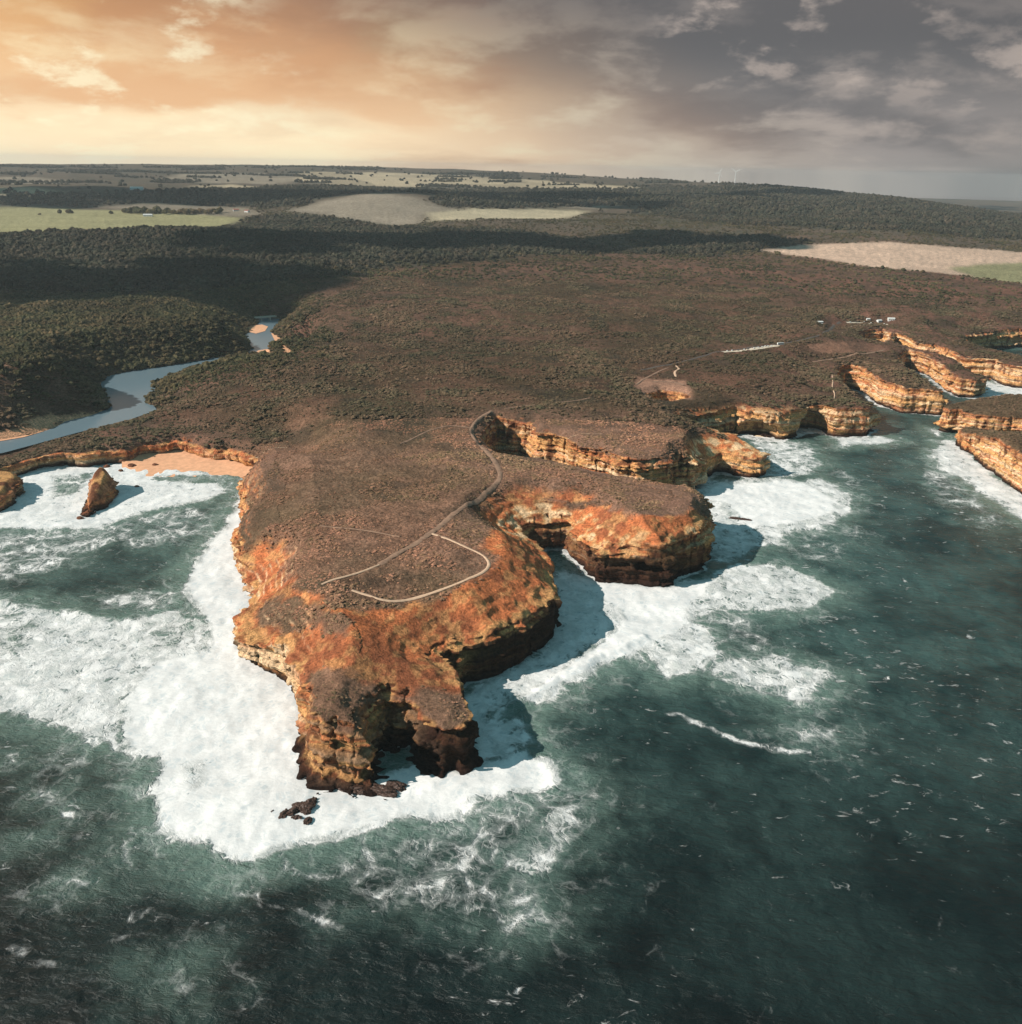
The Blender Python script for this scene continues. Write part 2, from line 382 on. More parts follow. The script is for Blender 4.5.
for q, c in [([(300,172),(380,172),(470,176),(540,180),(620,186),(660,187),(600,190),(520,188),(430,187),(350,186),(290,181)], PALE),
          ([(-20,188),(20,187),(50,190),(62,193),(30,196),(-20,197)], PALE), ([(-20,178),(30,177),(70,181),(20,184),(-20,184)], GREYHILL),
          ([(180,174),(260,173),(300,177),(290,184),(210,183),(160,180)], GREYHILL), ([(190,186),(230,184),(262,187),(220,189)], PALE),
          ([(950,222),(990,224),(980,229),(940,226)], PALE), ([(1000,214),(1040,214),(1040,219),(1000,218)], PALE),
          ([(560,204),(620,205),(600,209),(560,208)], GREYHILL)]:
    field(q, c, 60)
for q in [[(-30,236),(110,231),(230,227),(262,219),(330,219),(420,228),(520,232),(580,240),(600,252),(500,258),(400,266),(330,276),(280,284),(245,306),(190,303),(130,298),(60,297),(-30,296)],
          [(640,238),(700,234),(760,238),(790,244),(740,252),(690,256),(640,252)], [(-30,196),(60,195),(180,190),(300,187),(420,189),(540,193),(640,192),(640,204),(520,207),(450,206),(380,192),(300,206),(180,204),(60,206),(-30,206)],
          [(640,186),(760,186),(860,194),(960,206),(1060,220),(1060,240),(960,236),(860,230),(740,224),(640,214)]]:
    field(q, DKF, 60, 0.9)
SANDS = [PP(q) for q in ([(0,431),(20,428),(45,424),(62,424),(40,433),(0,442),(-40,446),(-40,436)], [(247,328),(256,325),(268,326),(264,331),(254,333)],
        [(270,333),(277,336),(284,344),(292,352),(287,353),(280,347),(272,340)], [(256,350),(268,349),(271,353),(262,357),(254,356)], [(104,383),(112,377),(125,372),(120,376),(110,382)], [(144,404),(145,396),(149,388),(148,397),(150,410),(147,408)],
        [(20,422),(50,414),(90,414),(108,410),(112,411),(95,417),(60,422),(40,428)])]
ORANGE = PP([(225,548),(262,562),(280,572),(300,590),(330,606),(360,612),(395,608),(430,600),(470,588),(492,575),(498,560),(484,548),(500,528),(540,498),(610,496),(660,512),(705,516),(730,560),(700,600),(600,600),(570,600),(570,650),(480,720),(470,690),(440,690),(405,690),(380,688),(350,672),(310,668),(270,652),(225,640)])
HEATHP = [PP([(256,612),(270,598),(300,598),(325,608),(352,622),(345,636),(300,634),(262,626)]), PP([(292,690),(312,672),(350,676),(380,690),(372,720),(350,728),(310,722),(300,708)]), PP([(545,498),(600,494),(650,505),(690,508),(685,515),(640,516),(590,505)])]
log('fields traced')
def mixc(a, b, t): return a * (1 - t[..., None]) + b * t[..., None]
def poly_mask(x, y, poly, soft, wob=0.0, scale=30.0):
    pa = np.array(poly); mx0 = pa.min(0) - soft * 2 - wob; mx1 = pa.max(0) + soft * 2 + wob
    out = np.zeros(x.shape, np.float32)
    k = (x > mx0[0]) & (x < mx1[0]) & (y > mx0[1]) & (y < mx1[1])
    if k.any():
        xs, ys = x[k], y[k]
        dd = sdist(xs, ys, poly)
        if wob: dd = dd + (fbm(xs / scale, ys / scale, 0, 51, 3) - 0.5) * 2 * wob
        out[k] = sst(dd, -soft, soft)
    return out
def ground_class(x, y, d, s):
    """masks of bare soil (orange) and open fields, used for colour and for where scrub grows"""
    x = np.asarray(x, np.float32); y = np.asarray(y, np.float32)
    bare = poly_mask(x, y, ORANGE, 4, 9, 16)
    n = fbm(x / 9, y / 9, 0, 61, 3)
    _, ew, _ = edge_fields(x, y)
    sl = (1 - sst(s + (n - 0.5) * 0.5, 0.5, 0.9)) * (d < 90) * sst(ew, 18, 30)
    bare = np.maximum(bare, sl)
    for hp in HEATHP: bare = bare * (1 - poly_mask(x, y, hp, 3, 7, 10))
    bare = np.maximum(bare, 1 - sst(d + (n - 0.5) * 6, 1.0, 4.0))
    return bare
def ground_color(x, y, z, d, s):
    x = np.asarray(x, np.float32); y = np.asarray(y, np.float32)
    r = np.hypot(x, y)
    n1 = fbm(x / 75, y / 75, 0, 71, 4); n2 = fbm(x / 14, y / 14, 0, 72, 3); n3 = fbm(x / 300, y / 300, 0, 73, 3)
    c = mixc(np.broadcast_to(C_HEATH, x.shape + (3,)), C_OLIVE, sst(n3 + 0.25 * (n1 - 0.5), 0.44, 0.62))
    east = sst(x / np.maximum(r, 1), 0.12, 0.42) * sst(r, 700, 1200)
    c = mixc(c, C_HEATH2, np.clip(0.75 * sst(n1, 0.42, 0.62) * (0.5 + east), 0, 1))
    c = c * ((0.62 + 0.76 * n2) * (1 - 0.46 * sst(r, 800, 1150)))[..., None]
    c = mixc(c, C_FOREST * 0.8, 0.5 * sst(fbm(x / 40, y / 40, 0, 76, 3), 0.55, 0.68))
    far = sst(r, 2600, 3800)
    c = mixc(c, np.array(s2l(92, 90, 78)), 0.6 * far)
    for (poly, col, soft, st) in FIELDS:
        mk = poly_mask(x, y, poly, soft, soft * 0.6, 120) * st
        if mk.any(): c = mixc(c, np.array(col) * ((0.86 + 0.28 * vn(x / 90, y / 60, 0, 74)) * (1 + (0.45 * (_T[np.floor((x + 0.3 * y) / 330).astype(np.int32) & 63, np.floor((y - 0.2 * x) / 520).astype(np.int32) & 63, 5] - 0.5)) * sst(r, 4000, 5500)))[..., None], mk)
    # tree belts and small paddock breaks on the far plain
    belt = sst(vn(x / 420, y / 150, 0, 75), 0.70, 0.76) * sst(r, 5000, 6500)
    c = mixc(c, np.array(s2l(58, 66, 62)), 0.85 * belt)
    bare = ground_class(x, y, d, s)
    m1 = fbm(x / 8, y / 8, np.asarray(z) / 8, 81, 4); m2 = fbm(x / 22, y / 22, 0, 82, 3); m3 = fbm(x / 3.3, y / 3.3, 0, 83, 2)
    o = mixc(np.broadcast_to(C_ORANGE, x.shape + (3,)), C_ORANGE2, sst(m2, 0.42, 0.62))
    o = mixc(o, C_TAN, 0.5 * sst(m1, 0.50, 0.64)); o = mixc(o, C_BROWN, 0.45 * sst(m3 * 0.55 + m1 * 0.45, 0.56, 0.68))
    o = mixc(o, C_BROWN * 0.9, 0.25 * (d > 0) * (x < -40) * (y < 560) * sst(m2, 0.35, 0.6))
    o = mixc(o, C_TAN, 0.7 * sst(d, 14, 4) * sst(m1, 0.38, 0.58))
    zb = np.asarray(z) + (m2 - 0.5) * 14
    o = mixc(o, C_TAN, 0.65 * sst(m1, 0.40, 0.58) * sst(zb, 18, 24) * sst(zb, 39, 33) * sst(y, 620, 660))
    o = mixc(o, C_PALE, 0.75 * sst(m1, 0.50, 0.62) * sst(zb, 20, 26) * sst(zb, 37, 32) * sst(y, 640, 680))
    o = mixc(o, C_PALE * 0.95, 0.8 * sst(x, -195, -215) * sst(y, 640, 600) * sst(zb, 24, 16) * sst(m1, 0.40, 0.55))
    c = mixc(c, o, bare)
    sand = np.zeros(x.shape, np.float32)
    for q in SANDS: sand = np.maximum(sand, poly_mask(x, y, q, 3, 2.5, 14))
    kr = (x < 150) & (y > 850) & (y < 2300)
    if kr.any():
        rr_ = river_d(x[kr], y[kr]); sand[kr] = np.maximum(sand[kr], sst(rr_, 7.5, 3.5) * sst(vn(x[kr] / 40, y[kr] / 40, 0, 77), 0.35, 0.5))
    c = mixc(c, C_SAND, sand)
    return c, bare
def cliff_color(x, y, z, nz, top_c, top_m, h):
    w = (fbm(x / 30, y / 30, 0, 91, 2) - 0.5) * 7
    zz = z + w
    t1 = fbm(x / 60, y / 60, zz / 2.6, 92, 3); t2 = vn(x / 90, y / 90, zz / 0.9, 94); t3 = fbm(x / 6, y / 6, z / 14, 95, 3)
    c = mixc(np.broadcast_to(C_TAN, x.shape + (3,)), C_PALE, 0.9 * sst(t1, 0.46, 0.62))
    c = mixc(c, C_ORANGE, 0.85 * sst(t2 * 0.6 + t1 * 0.2 + t3 * 0.3, 0.54, 0.70))
    c = mixc(c, C_ORANGE2, 0.75 * sst(zz - h + 9 * t3, -3, 4))
    c = mixc(c, C_BROWN, 0.8 * sst(t3, 0.56, 0.70))
    # iron-brown rock at the tip front; lower eastern walls browned to deepen their shade
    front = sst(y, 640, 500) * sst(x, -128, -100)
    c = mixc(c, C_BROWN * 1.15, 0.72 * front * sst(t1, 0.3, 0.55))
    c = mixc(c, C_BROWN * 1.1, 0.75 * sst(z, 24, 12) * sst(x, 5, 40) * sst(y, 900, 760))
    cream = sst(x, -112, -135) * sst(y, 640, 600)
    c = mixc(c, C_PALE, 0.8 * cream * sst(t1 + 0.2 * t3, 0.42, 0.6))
    east_shade = sst(x - (y - 420) * 0.32, -62, -40) * sst(y, 700, 640)  # shade of the tip's east walls, painted in as near-black rock colour
    c = mixc(c, C_DARK * 0.75, 0.92 * east_shade * sst(h - z, 1.5, 6))
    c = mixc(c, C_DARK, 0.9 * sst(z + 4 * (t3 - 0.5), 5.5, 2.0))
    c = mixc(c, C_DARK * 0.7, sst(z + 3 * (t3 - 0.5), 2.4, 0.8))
    return mixc(c, top_c, top_m)

# ------------------------------------------------------------------ mesh makers
def mesh_np(name, verts, faces, mat, kind=None, parent=None, cols=None, attrs=None, smooth=True, link=True):
    me = bpy.data.meshes.new(name)
    nv = len(verts); faces = np.asarray(faces, np.int32); nf, k = faces.shape
    me.vertices.add(nv); me.vertices.foreach_set('co', np.asarray(verts, np.float32).ravel())
    me.loops.add(nf * k); me.loops.foreach_set('vertex_index', faces.ravel())
    me.polygons.add(nf)
    me.polygons.foreach_set('loop_start', np.arange(0, nf * k, k, dtype=np.int32))
    me.polygons.foreach_set('loop_total', np.full(nf, k, np.int32))
    me.polygons.foreach_set('use_smooth', np.full(nf, smooth))
    me.update(calc_edges=True)
    if cols is not None:
        a = me.attributes.new('Col', 'FLOAT_COLOR', 'POINT')
        a.data.foreach_set('color', np.concatenate([cols, np.ones((nv, 1))], 1).astype(np.float32).ravel())
    for kx, v in (attrs or {}).items():
        a = me.attributes.new(kx, 'FLOAT', 'POINT'); a.data.foreach_set('value', np.asarray(v, np.float32).ravel())
    if mat: me.materials.append(mat)
    o = bpy.data.objects.new(name, me)
    if link: COL.objects.link(o)
    if kind: o['kind'] = kind
    if parent: o.parent = parent
    return o
def tag(o, label, cat, group=None):
    o['label'] = label; o['category'] = cat
    if group: o['group'] = group
    return o

def grid_faces(ny, nx):
    i = np.arange(ny - 1)[:, None] * nx + np.arange(nx - 1)[None]
    i = i.ravel()
    return np.stack([i, i + 1, i + nx + 1, i + nx], 1)

# ------------------------------------------------------------------ materials
def new_mat(name, rough=0.9):
    mt = bpy.data.materials.new(name); mt.use_nodes = True
    t = mt.node_tree; t.nodes.clear()
    b = N(t, 'ShaderNodeBsdfPrincipled'); o = N(t, 'ShaderNodeOutputMaterial'); L(t, b.outputs[0], o.inputs[0])
    b.inputs['Roughness'].default_value = rough; b.inputs['Specular IOR Level'].default_value = 0.2
    return mt, t, b
def pos_n(t): return N(t, 'ShaderNodeNewGeometry').outputs['Position']
def bump_n(t, h, b, strength=0.5, dist=1.0):
    n = N(t, 'ShaderNodeBump'); n.inputs['Strength'].default_value = strength; n.inputs['Distance'].default_value = dist
    L(t, h, n.inputs['Height']); L(t, n.outputs[0], b.inputs['Normal'])
def mat_ground():
    mt, t, b = new_mat('ground', 0.95)
    b.inputs['Specular IOR Level'].default_value = 0.05
    p = pos_n(t)
    a = N(t, 'ShaderNodeAttribute', attribute_name='Col')
    f = noise_n(t, p, 0.45, 5, 0.65); g = noise_n(t, p, 0.08, 4, 0.6)
    k = math_n(t, 'MULTIPLY', smooth_n(t, f, 0.3, 0.72, 0.5, 1.45), smooth_n(t, g, 0.3, 0.7, 0.8, 1.2))
    cc = mix_c(t, 1.0, a.outputs['Color'], (1, 1, 1), 'MULTIPLY')
    v = N(t, 'ShaderNodeVectorMath', operation='SCALE'); L(t, a.outputs['Color'], v.inputs[0]); L(t, k, v.inputs['Scale'])
    L(t, v.outputs[0], b.inputs['Base Color'])
    bump_n(t, f, b, 0.8, 2.0)
    return mt
def mat_cliff():
    mt, t, b = new_mat('cliff_rock', 0.92)
    b.inputs['Specular IOR Level'].default_value = 0.1
    p = pos_n(t)
    a = N(t, 'ShaderNodeAttribute', attribute_name='Col')
    fine = noise_n(t, p, 0.55, 6, 0.68, 0.3)
    strata = noise_n(t, mapping_n(t, p, scale=(0.02, 0.02, 0.62)), 1.0, 6, 0.68)
    vert = noise_n(t, mapping_n(t, p, scale=(0.22, 0.22, 0.035)), 1.0, 4, 0.6)
    tn = N(t, 'ShaderNodeSeparateXYZ'); L(t, N(t, 'ShaderNodeNewGeometry').outputs['True Normal'], tn.inputs[0])
    face = smooth_n(t, tn.outputs[2], 0.72, 0.35)
    sk = math_n(t, 'ADD', 1.0, math_n(t, 'MULTIPLY', face, math_n(t, 'SUBTRACT', smooth_n(t, strata, 0.38, 0.62, 0.66, 1.26), 1.0)))
    k = math_n(t, 'MULTIPLY', smooth_n(t, fine, 0.28, 0.70, 0.55, 1.4), sk)
    k = math_n(t, 'MULTIPLY', k, smooth_n(t, vert, 0.3, 0.7, 0.82, 1.14))
    v = N(t, 'ShaderNodeVectorMath', operation='SCALE'); L(t, a.outputs['Color'], v.inputs[0]); L(t, k, v.inputs['Scale'])
    L(t, v.outputs[0], b.inputs['Base Color'])
    hgt = math_n(t, 'ADD', math_n(t, 'MULTIPLY', fine, 1.3), math_n(t, 'MULTIPLY', math_n(t, 'MULTIPLY', strata, face), 2.2))
    bump_n(t, hgt, b, 0.9, 1.6)
    return mt
def mat_plain(name, col, rough=0.8, var=0.25, scale=1.0, metallic=0.0, spec=0.3):
    mt, t, b = new_mat(name, rough)
    b.inputs['Metallic'].default_value = metallic; b.inputs['Specular IOR Level'].default_value = spec
    f = noise_n(t, pos_n(t), scale, 4, 0.6)
    c = mix_c(t, smooth_n(t, f, 0.3, 0.7), tuple(x * (1 - var) for x in col), tuple(min(1, x * (1 + var)) for x in col))
    L(t, c, b.inputs['Base Color'])
    return mt
def mat_foliage(name, cols, scale=0.35):
    """leafy cover: each plant has its own tone"""
    mt, t, b = new_mat(name, 0.9)
    b.inputs['Specular IOR Level'].default_value = 0.1
    oi = N(t, 'ShaderNodeObjectInfo')
    r = N(t, 'ShaderNodeValToRGB'); r.color_ramp.interpolation = 'LINEAR'
    el = r.color_ramp.elements
    while len(el) < len(cols): el.new(0.5)
    for i, c in enumerate(cols):
        el[i].position = i / (len(cols) - 1); el[i].color = (*c, 1)
    L(t, oi.outputs['Random'], r.inputs[0])
    f = noise_n(t, pos_n(t), scale, 3, 0.6)
    g = noise_n(t, pos_n(t), 0.006, 5, 0.65)
    k = math_n(t, 'MULTIPLY', smooth_n(t, f, 0.3, 0.7, 0.6, 1.4), smooth_n(t, g, 0.35, 0.65, 0.75, 1.25))
    v = N(t, 'ShaderNodeVectorMath', operation='SCALE'); L(t, r.outputs[0], v.inputs[0]); L(t, k, v.inputs['Scale'])
    pt = smooth_n(t, noise_n(t, pos_n(t), 0.011, 5, 0.62, 0.4), 0.38, 0.60)
    tint = mix_c(t, pt, (0.84, 0.93, 0.80), (1.13, 1.03, 0.95))
    L(t, mix_c(t, 1.0, v.outputs[0], tint, 'MULTIPLY'), b.inputs['Base Color'])
    return mt
def mat_sea():
    mt, t, b = new_mat('sea_water', 0.12)
    p = pos_n(t)
    foam = N(t, 'ShaderNodeAttribute', attribute_name='foam').outputs['Fac']
    turb = N(t, 'ShaderNodeAttribute', attribute_name='turb').outputs['Fac']
    shal = N(t, 'ShaderNodeAttribute', attribute_name='shallow').outputs['Fac']
    # ---- foam breakup
    warp = N(t, 'ShaderNodeVectorMath', operation='SCALE'); warp.inputs['Scale'].default_value = 14.0
    wn = noise_n(t, p, 0.035, 3, 0.6, 0.0, 1)
    L(t, wn, warp.inputs[0])
    pw = N(t, 'ShaderNodeVectorMath', operation='ADD'); L(t, p, pw.inputs[0]); L(t, warp.outputs[0], pw.inputs[1])
    q = pw.outputs[0]
    n1 = noise_n(t, q, 0.050, 8, 0.64, 0.6)
    fine = noise_n(t, q, 0.5, 6, 0.72)
    def vor(vec, sc):
        v = t.nodes.new('ShaderNodeTexVoronoi'); v.voronoi_dimensions = '2D'; v.feature = 'DISTANCE_TO_EDGE'
        v.inputs['Scale'].default_value = sc; L(t, vec, v.inputs['Vector']); return v.outputs['Distance']
    wp2 = N(t, 'ShaderNodeVectorMath', operation='SCALE'); wp2.inputs['Scale'].default_value = 9.0
    L(t, noise_n(t, q, 0.16, 4, 0.65, 0.0, 1), wp2.inputs[0])
    q2 = N(t, 'ShaderNodeVectorMath', operation='ADD'); L(t, q, q2.inputs[0]); L(t, wp2.outputs[0], q2.inputs[1])
    q2 = mapping_n(t, q2.outputs[0], rot=(0, 0, 0.4), scale=(1.0, 0.72, 1.0))
    net = math_n(t, 'MINIMUM', math_n(t, 'MULTIPLY', vor(q2, 0.085), 1.9), math_n(t, 'ADD', math_n(t, 'MULTIPLY', vor(q2, 0.26), 1.7), 0.10))
    thr = math_n(t, 'ADD', math_n(t, 'MULTIPLY', smooth_n(t, n1, 0.30, 0.70), 0.52), math_n(t, 'ADD', math_n(t, 'MULTIPLY', net, 0.55), math_n(t, 'MULTIPLY', fine, 0.30)))
    over = math_n(t, 'SUBTRACT', math_n(t, 'MULTIPLY', foam, 1.12), thr)
    fm = math_n(t, 'ADD', math_n(t, 'MULTIPLY', smooth_n(t, over, -0.30, 0.08), 0.24), math_n(t, 'MULTIPLY', smooth_n(t, over, -0.03, 0.26), 0.76))
    mott = smooth_n(t, noise_n(t, q2, 0.11, 7, 0.70, 0.3), 0.36, 0.60)
    lowc = smooth_n(t, foam, 1.10, 0.66, 1.0, 0.52)
    fm = math_n(t, 'MULTIPLY', fm, math_n(t, 'ADD', lowc, math_n(t, 'MULTIPLY', math_n(t, 'SUBTRACT', 1.0, lowc), mott)))
    # ---- scattered white caps
    wc_n = noise_n(t, mapping_n(t, p, scale=(0.085, 0.16, 0.1)), 1.0, 6, 0.66, 0.6)
    wc_z = noise_n(t, p, 0.006, 3, 0.5)
    wc = smooth_n(t, math_n(t, 'ADD', wc_n, math_n(t, 'MULTIPLY', math_n(t, 'SUBTRACT', wc_z, 0.5), 0.34)), 0.63, 0.75)
    fm = math_n(t, 'MAXIMUM', fm, math_n(t, 'MULTIPLY', wc, 0.9))
    # ---- water body
    big = noise_n(t, p, 0.011, 4, 0.6, 0.5); mid = noise_n(t, p, 0.045, 5, 0.6, 0.4)
    base = mix_c(t, smooth_n(t, math_n(t, 'ADD', math_n(t, 'MULTIPLY', big, 0.6), math_n(t, 'MULTIPLY', mid, 0.4)), 0.36, 0.64), mix_c(t, shal, s2l(8, 14, 15), s2l(34, 58, 57)), mix_c(t, shal, s2l(20, 32, 32), s2l(74, 102, 98)))
    tb = smooth_n(t, math_n(t, 'ADD', turb, math_n(t, 'MULTIPLY', math_n(t, 'SUBTRACT', mid, 0.5), 0.7)), 0.1, 0.9)
    base = mix_c(t, math_n(t, 'MULTIPLY', tb, 0.8), base, s2l(110, 134, 124))
    fcol = mix_c(t, smooth_n(t, math_n(t, 'ADD', math_n(t, 'MULTIPLY', n1, 0.6), math_n(t, 'MULTIPLY', fine, 0.4)), 0.36, 0.60), s2l(248, 247, 245), s2l(226, 226, 225))
    fcol = mix_c(t, math_n(t, 'MULTIPLY', smooth_n(t, math_n(t, 'ADD', net, math_n(t, 'MULTIPLY', math_n(t, 'SUBTRACT', n1, 0.5), 0.8)), 0.18, 0.75), 0.75), fcol, s2l(206, 214, 217))
    L(t, mix_c(t, fm, base, fcol), b.inputs['Base Color'])
    L(t, smooth_n(t, fm, 0.0, 0.5, 0.26, 0.9), b.inputs['Roughness'])
    L(t, smooth_n(t, fm, 0.0, 0.5, 0.36, 0.1), b.inputs['Specular IOR Level'])
    b.inputs['IOR'].default_value = 1.33
    # ---- ripples
    w1 = noise_n(t, mapping_n(t, p, rot=(0, 0, 0.5), scale=(0.11, 0.20, 0.1)), 1.0, 6, 0.62, 0.3)
    w2 = noise_n(t, mapping_n(t, p, rot=(0, 0, -0.2), scale=(0.5, 0.8, 0.5)), 1.0, 4, 0.6, 0.2)
    hgt = math_n(t, 'ADD', math_n(t, 'MULTIPLY', w1, 3.4), math_n(t, 'MULTIPLY', w2, 0.5))
    hgt = math_n(t, 'MULTIPLY', hgt, math_n(t, 'SUBTRACT', 1.0, math_n(t, 'MULTIPLY', fm, 0.85)))
    hgt = math_n(t, 'ADD', hgt, math_n(t, 'MULTIPLY', math_n(t, 'MULTIPLY', fm, math_n(t, 'ADD', fine, math_n(t, 'MULTIPLY', n1, 0.4))), 0.16))
    bump_n(t, hgt, b, 0.8, 1.0)
    return mt
M_GROUND = mat_ground(); M_CLIFF = mat_cliff(); M_SEA = mat_sea()

# ------------------------------------------------------------------ cliffs as real volumes (surface nets on a voxel field)
CAVES = [((545,556),9,26,20,17),((528,560),9,14,16,14),((568,560),8,16,18,13),((722,472),3,11,11,10),((757,432),7,24,22,17),((775,436),7,14,16,15),((810,426),8,22,30,19),
         ((668,562),13,20,11,8),((650,566),13,14,9,6),((452,768),8,6,13,11),((269,652),19,3.5,5,4),((586,577),3,5,10,8),
         ((612,577),14,8,6,5),((330,770),10,6,9,8)]
CV = [(*at(c[0][0], c[0][1], c[1]), c[1], c[2], c[3], c[4]) for c in CAVES]
def cliff_F(x, y, z, d, h, s):
    """x,y,d,h,s: (n,1); z: (1,k). solid where > 0"""
    x3 = x.astype(np.float32); y3 = y.astype(np.float32); z = z.astype(np.float32)
    near = (np.abs(d) < 24).ravel()
    F = np.empty((x.shape[0], z.shape[1]), np.float32)
    top = (h - z)
    F[:] = np.where(d > 0, np.minimum(top, d), d)
    k = near
    if k.any():
        xk, yk, dk, hk, sk = x3[k], y3[k], d[k], h[k], s[k]
        warp = (vn(xk / 26, yk / 26, 0, 101) - 0.5) * 5
        zs = z + warp
        st = (sst(vn(xk / 90, yk / 90, zs / 3.4, 102), 0.34, 0.66) - 0.5) * 4.4 + (sst(vn(xk / 60, yk / 60, zs / 1.5, 103), 0.3, 0.7) - 0.5) * 1.9
        bt = (vn(xk / 17, yk / 17, z / 45, 104) - 0.5) * 7 + (np.abs(vn(xk / 8, yk / 8, z / 30, 105) - 0.5) - 0.25) * 6
        fn = (fbm(xk / 4.0, yk / 4.0, z / 2.2, 106, 3, 0.6) - 0.5) * 2.2
        rk = np.abs(vn(xk / 10, yk / 10, z / 60, 107) - 0.5)
        crack = -3.0 * np.clip(1 - rk / 0.05, 0, 1)
        kelp = 5.5 * np.exp(-(z / 1.7) ** 2) * sst(xk, -135, -105) * sst(yk, 452, 430) * (0.3 + 1.4 * vn(xk / 3, yk / 3, 0, 109))
        lean = -kelp + 0.06 * z + 1.6 * np.exp(-(z / 1.4) ** 2) - 1.5 * np.exp(-((z - 3.5) / 2.2) ** 2) * -1
        xr = xk * 0.84 + yk * 0.54 + warp; yr = -xk * 0.54 + yk * 0.84
        def blk(sx, sz, sd):
            zz_ = zs / sz + vn(xk / 40, yk / 40, 0, sd) * 3
            iz = np.floor(zz_).astype(np.int32)
            off = _T[iz & 63, sd & 63, (iz >> 6) & 63] * 7
            return _T[np.floor(xr / sx + off).astype(np.int32) & 63, np.floor(yr / sx + off * 1.7).astype(np.int32) & 63, iz & 63] - 0.5
        bl = blk(9.0, 4.5, 11) * 2.3 + blk(3.6, 2.2, 23) * 1.5
        wall = bl + dk - lean + st + bt + fn + crack
        tk = (hk - z) + (fn * 0.5 + bl * 0.28) * np.clip(1.3 - sk, 0.1, 1)
        a = np.clip(0.5 + 0.5 * (wall - tk) / 0.9, 0, 1)
        Fk = wall * (1 - a) + tk * a - 0.9 * a * (1 - a)
        F[k] = Fk
    for (cx, cy, cz, rx, ry, rz) in CV:
        kk = (np.hypot(x3 - cx, y3 - cy) < max(rx, ry) * 1.4 + 4).ravel()
        if kk.any():
            xx, yy = x3[kk], y3[kk]
            e = np.sqrt(((xx - cx) / rx) ** 2 + ((yy - cy) / ry) ** 2 + ((z - cz) / rz) ** 2) - 1
            e = e * min(rx, ry, rz) + (fbm(xx / 5, yy / 5, z / 4, 108, 2) - 0.5) * 3
            F[kk] = np.minimum(F[kk], e)
    return F
def surface_nets(x0, x1, y0, y1, z0, z1, vox, colfun, Ffun, band, slab=48):
    nx = int((x1 - x0) / vox) + 1; ny = int((y1 - y0) / vox) + 1; nz = int((z1 - z0) / vox) + 1
    xs = x0 + np.arange(nx) * vox; ys = y0 + np.arange(ny) * vox; zs = z0 + np.arange(nz) * vox
    Vs, Ks, Qs = [], [], []
    YX, ZX = ny + 2, nz + 2
    def key(i, j, k): return (i.astype(np.int64) * YX + j) * ZX + k
    for s0 in range(0, nx - 1, slab):
        s1 = min(s0 + slab, nx - 1)
        X, Y = np.meshgrid(xs[s0:s1 + 1], ys, indexing='ij')
        cd = colfun(X.ravel(), Y.ravel())
        if cd is None: continue
        sel, dd, hh, ss = cd
        if not sel.any(): continue
        F = np.full((X.size, nz), np.nan, np.float32)
        F[sel] = Ffun(X.ravel()[sel, None], Y.ravel()[sel, None], zs[None], dd[sel, None], hh[sel, None], ss[sel, None])
        F = F.reshape(X.shape[0], ny, nz)
        c = [F[a:F.shape[0] - 1 + a, b:ny - 1 + b, e:nz - 1 + e] for a in (0, 1) for b in (0, 1) for e in (0, 1)]
        okc = ~np.isnan(c[0]) & ~np.isnan(c[2]) & ~np.isnan(c[4]) & ~np.isnan(c[6])
        pos = [q > 0 for q in c]
        npos = sum(q.astype(np.int8) for q in pos)
        act = okc & (npos > 0) & (npos < 8)
        ii, jj, kk = np.nonzero(act)
        if len(ii) == 0: continue
        cv = [q[ii, jj, kk] for q in c]
        acc = np.zeros((len(ii), 3), np.float32); cnt = np.zeros(len(ii), np.float32)
        offs = [(a, b, e) for a in (0, 1) for b in (0, 1) for e in (0, 1)]
        for e1 in range(8):
            for e2 in range(e1 + 1, 8):
                o1, o2 = offs[e1], offs[e2]
                if sum(abs(p - q) for p, q in zip(o1, o2)) != 1: continue
                m_ = (cv[e1] > 0) != (cv[e2] > 0)
                t = np.where(m_, cv[e1] / np.where(m_, cv[e1] - cv[e2], 1), 0)
                for ax in range(3):
                    acc[:, ax] += np.where(m_, o1[ax] + t * (o2[ax] - o1[ax]), 0)
                cnt += m_
        acc /= cnt[:, None]
        V = np.stack([xs[s0] + (ii + acc[:, 0]) * vox, y0 + (jj + acc[:, 1]) * vox, z0 + (kk + acc[:, 2]) * vox], 1)
        Vs.append(V); Ks.append(key(ii + s0, jj, kk))
        # quads across each grid edge with a sign change
        for ax in range(3):
            A = F; sh = [slice(None)] * 3; sh2 = [slice(None)] * 3
            sh[ax] = slice(0, -1); sh2[ax] = slice(1, None)
            f1 = F[tuple(sh)]; f2 = F[tuple(sh2)]
            cr = ~np.isnan(f1) & ~np.isnan(f2) & ((f1 > 0) != (f2 > 0))
            ei, ej, ek = np.nonzero(cr)
            b_, c_ = [(1, 2), (0, 2), (0, 1)][ax]
            co = [ei + s0, ej, ek]
            good = (co[b_] > (0)) & (co[c_] > 0)
            # an edge on the slab's first x-layer belongs to the slab before it
            if ax != 0: good &= (ei > 0) | (s0 == 0)
            ei, ej, ek = ei[good], ej[good], ek[good]
            sg = f1[ei, ej, ek] > 0
            co = [ei + s0, ej, ek]
            def K(db, dc):
                q = [co[0].copy(), co[1].copy(), co[2].copy()]; q[b_] = q[b_] - db; q[c_] = q[c_] - dc
                return key(*q)
            q4 = np.stack([K(1, 1), K(0, 1), K(0, 0), K(1, 0)], 1)
            flip = sg if ax != 1 else ~sg
            q4[~flip] = q4[~flip][:, ::-1]
            Qs.append(q4)
    V = np.concatenate(Vs); Kk = np.concatenate(Ks); Q = np.concatenate(Qs)
    o = np.argsort(Kk); Kk = Kk[o]; V = V[o]
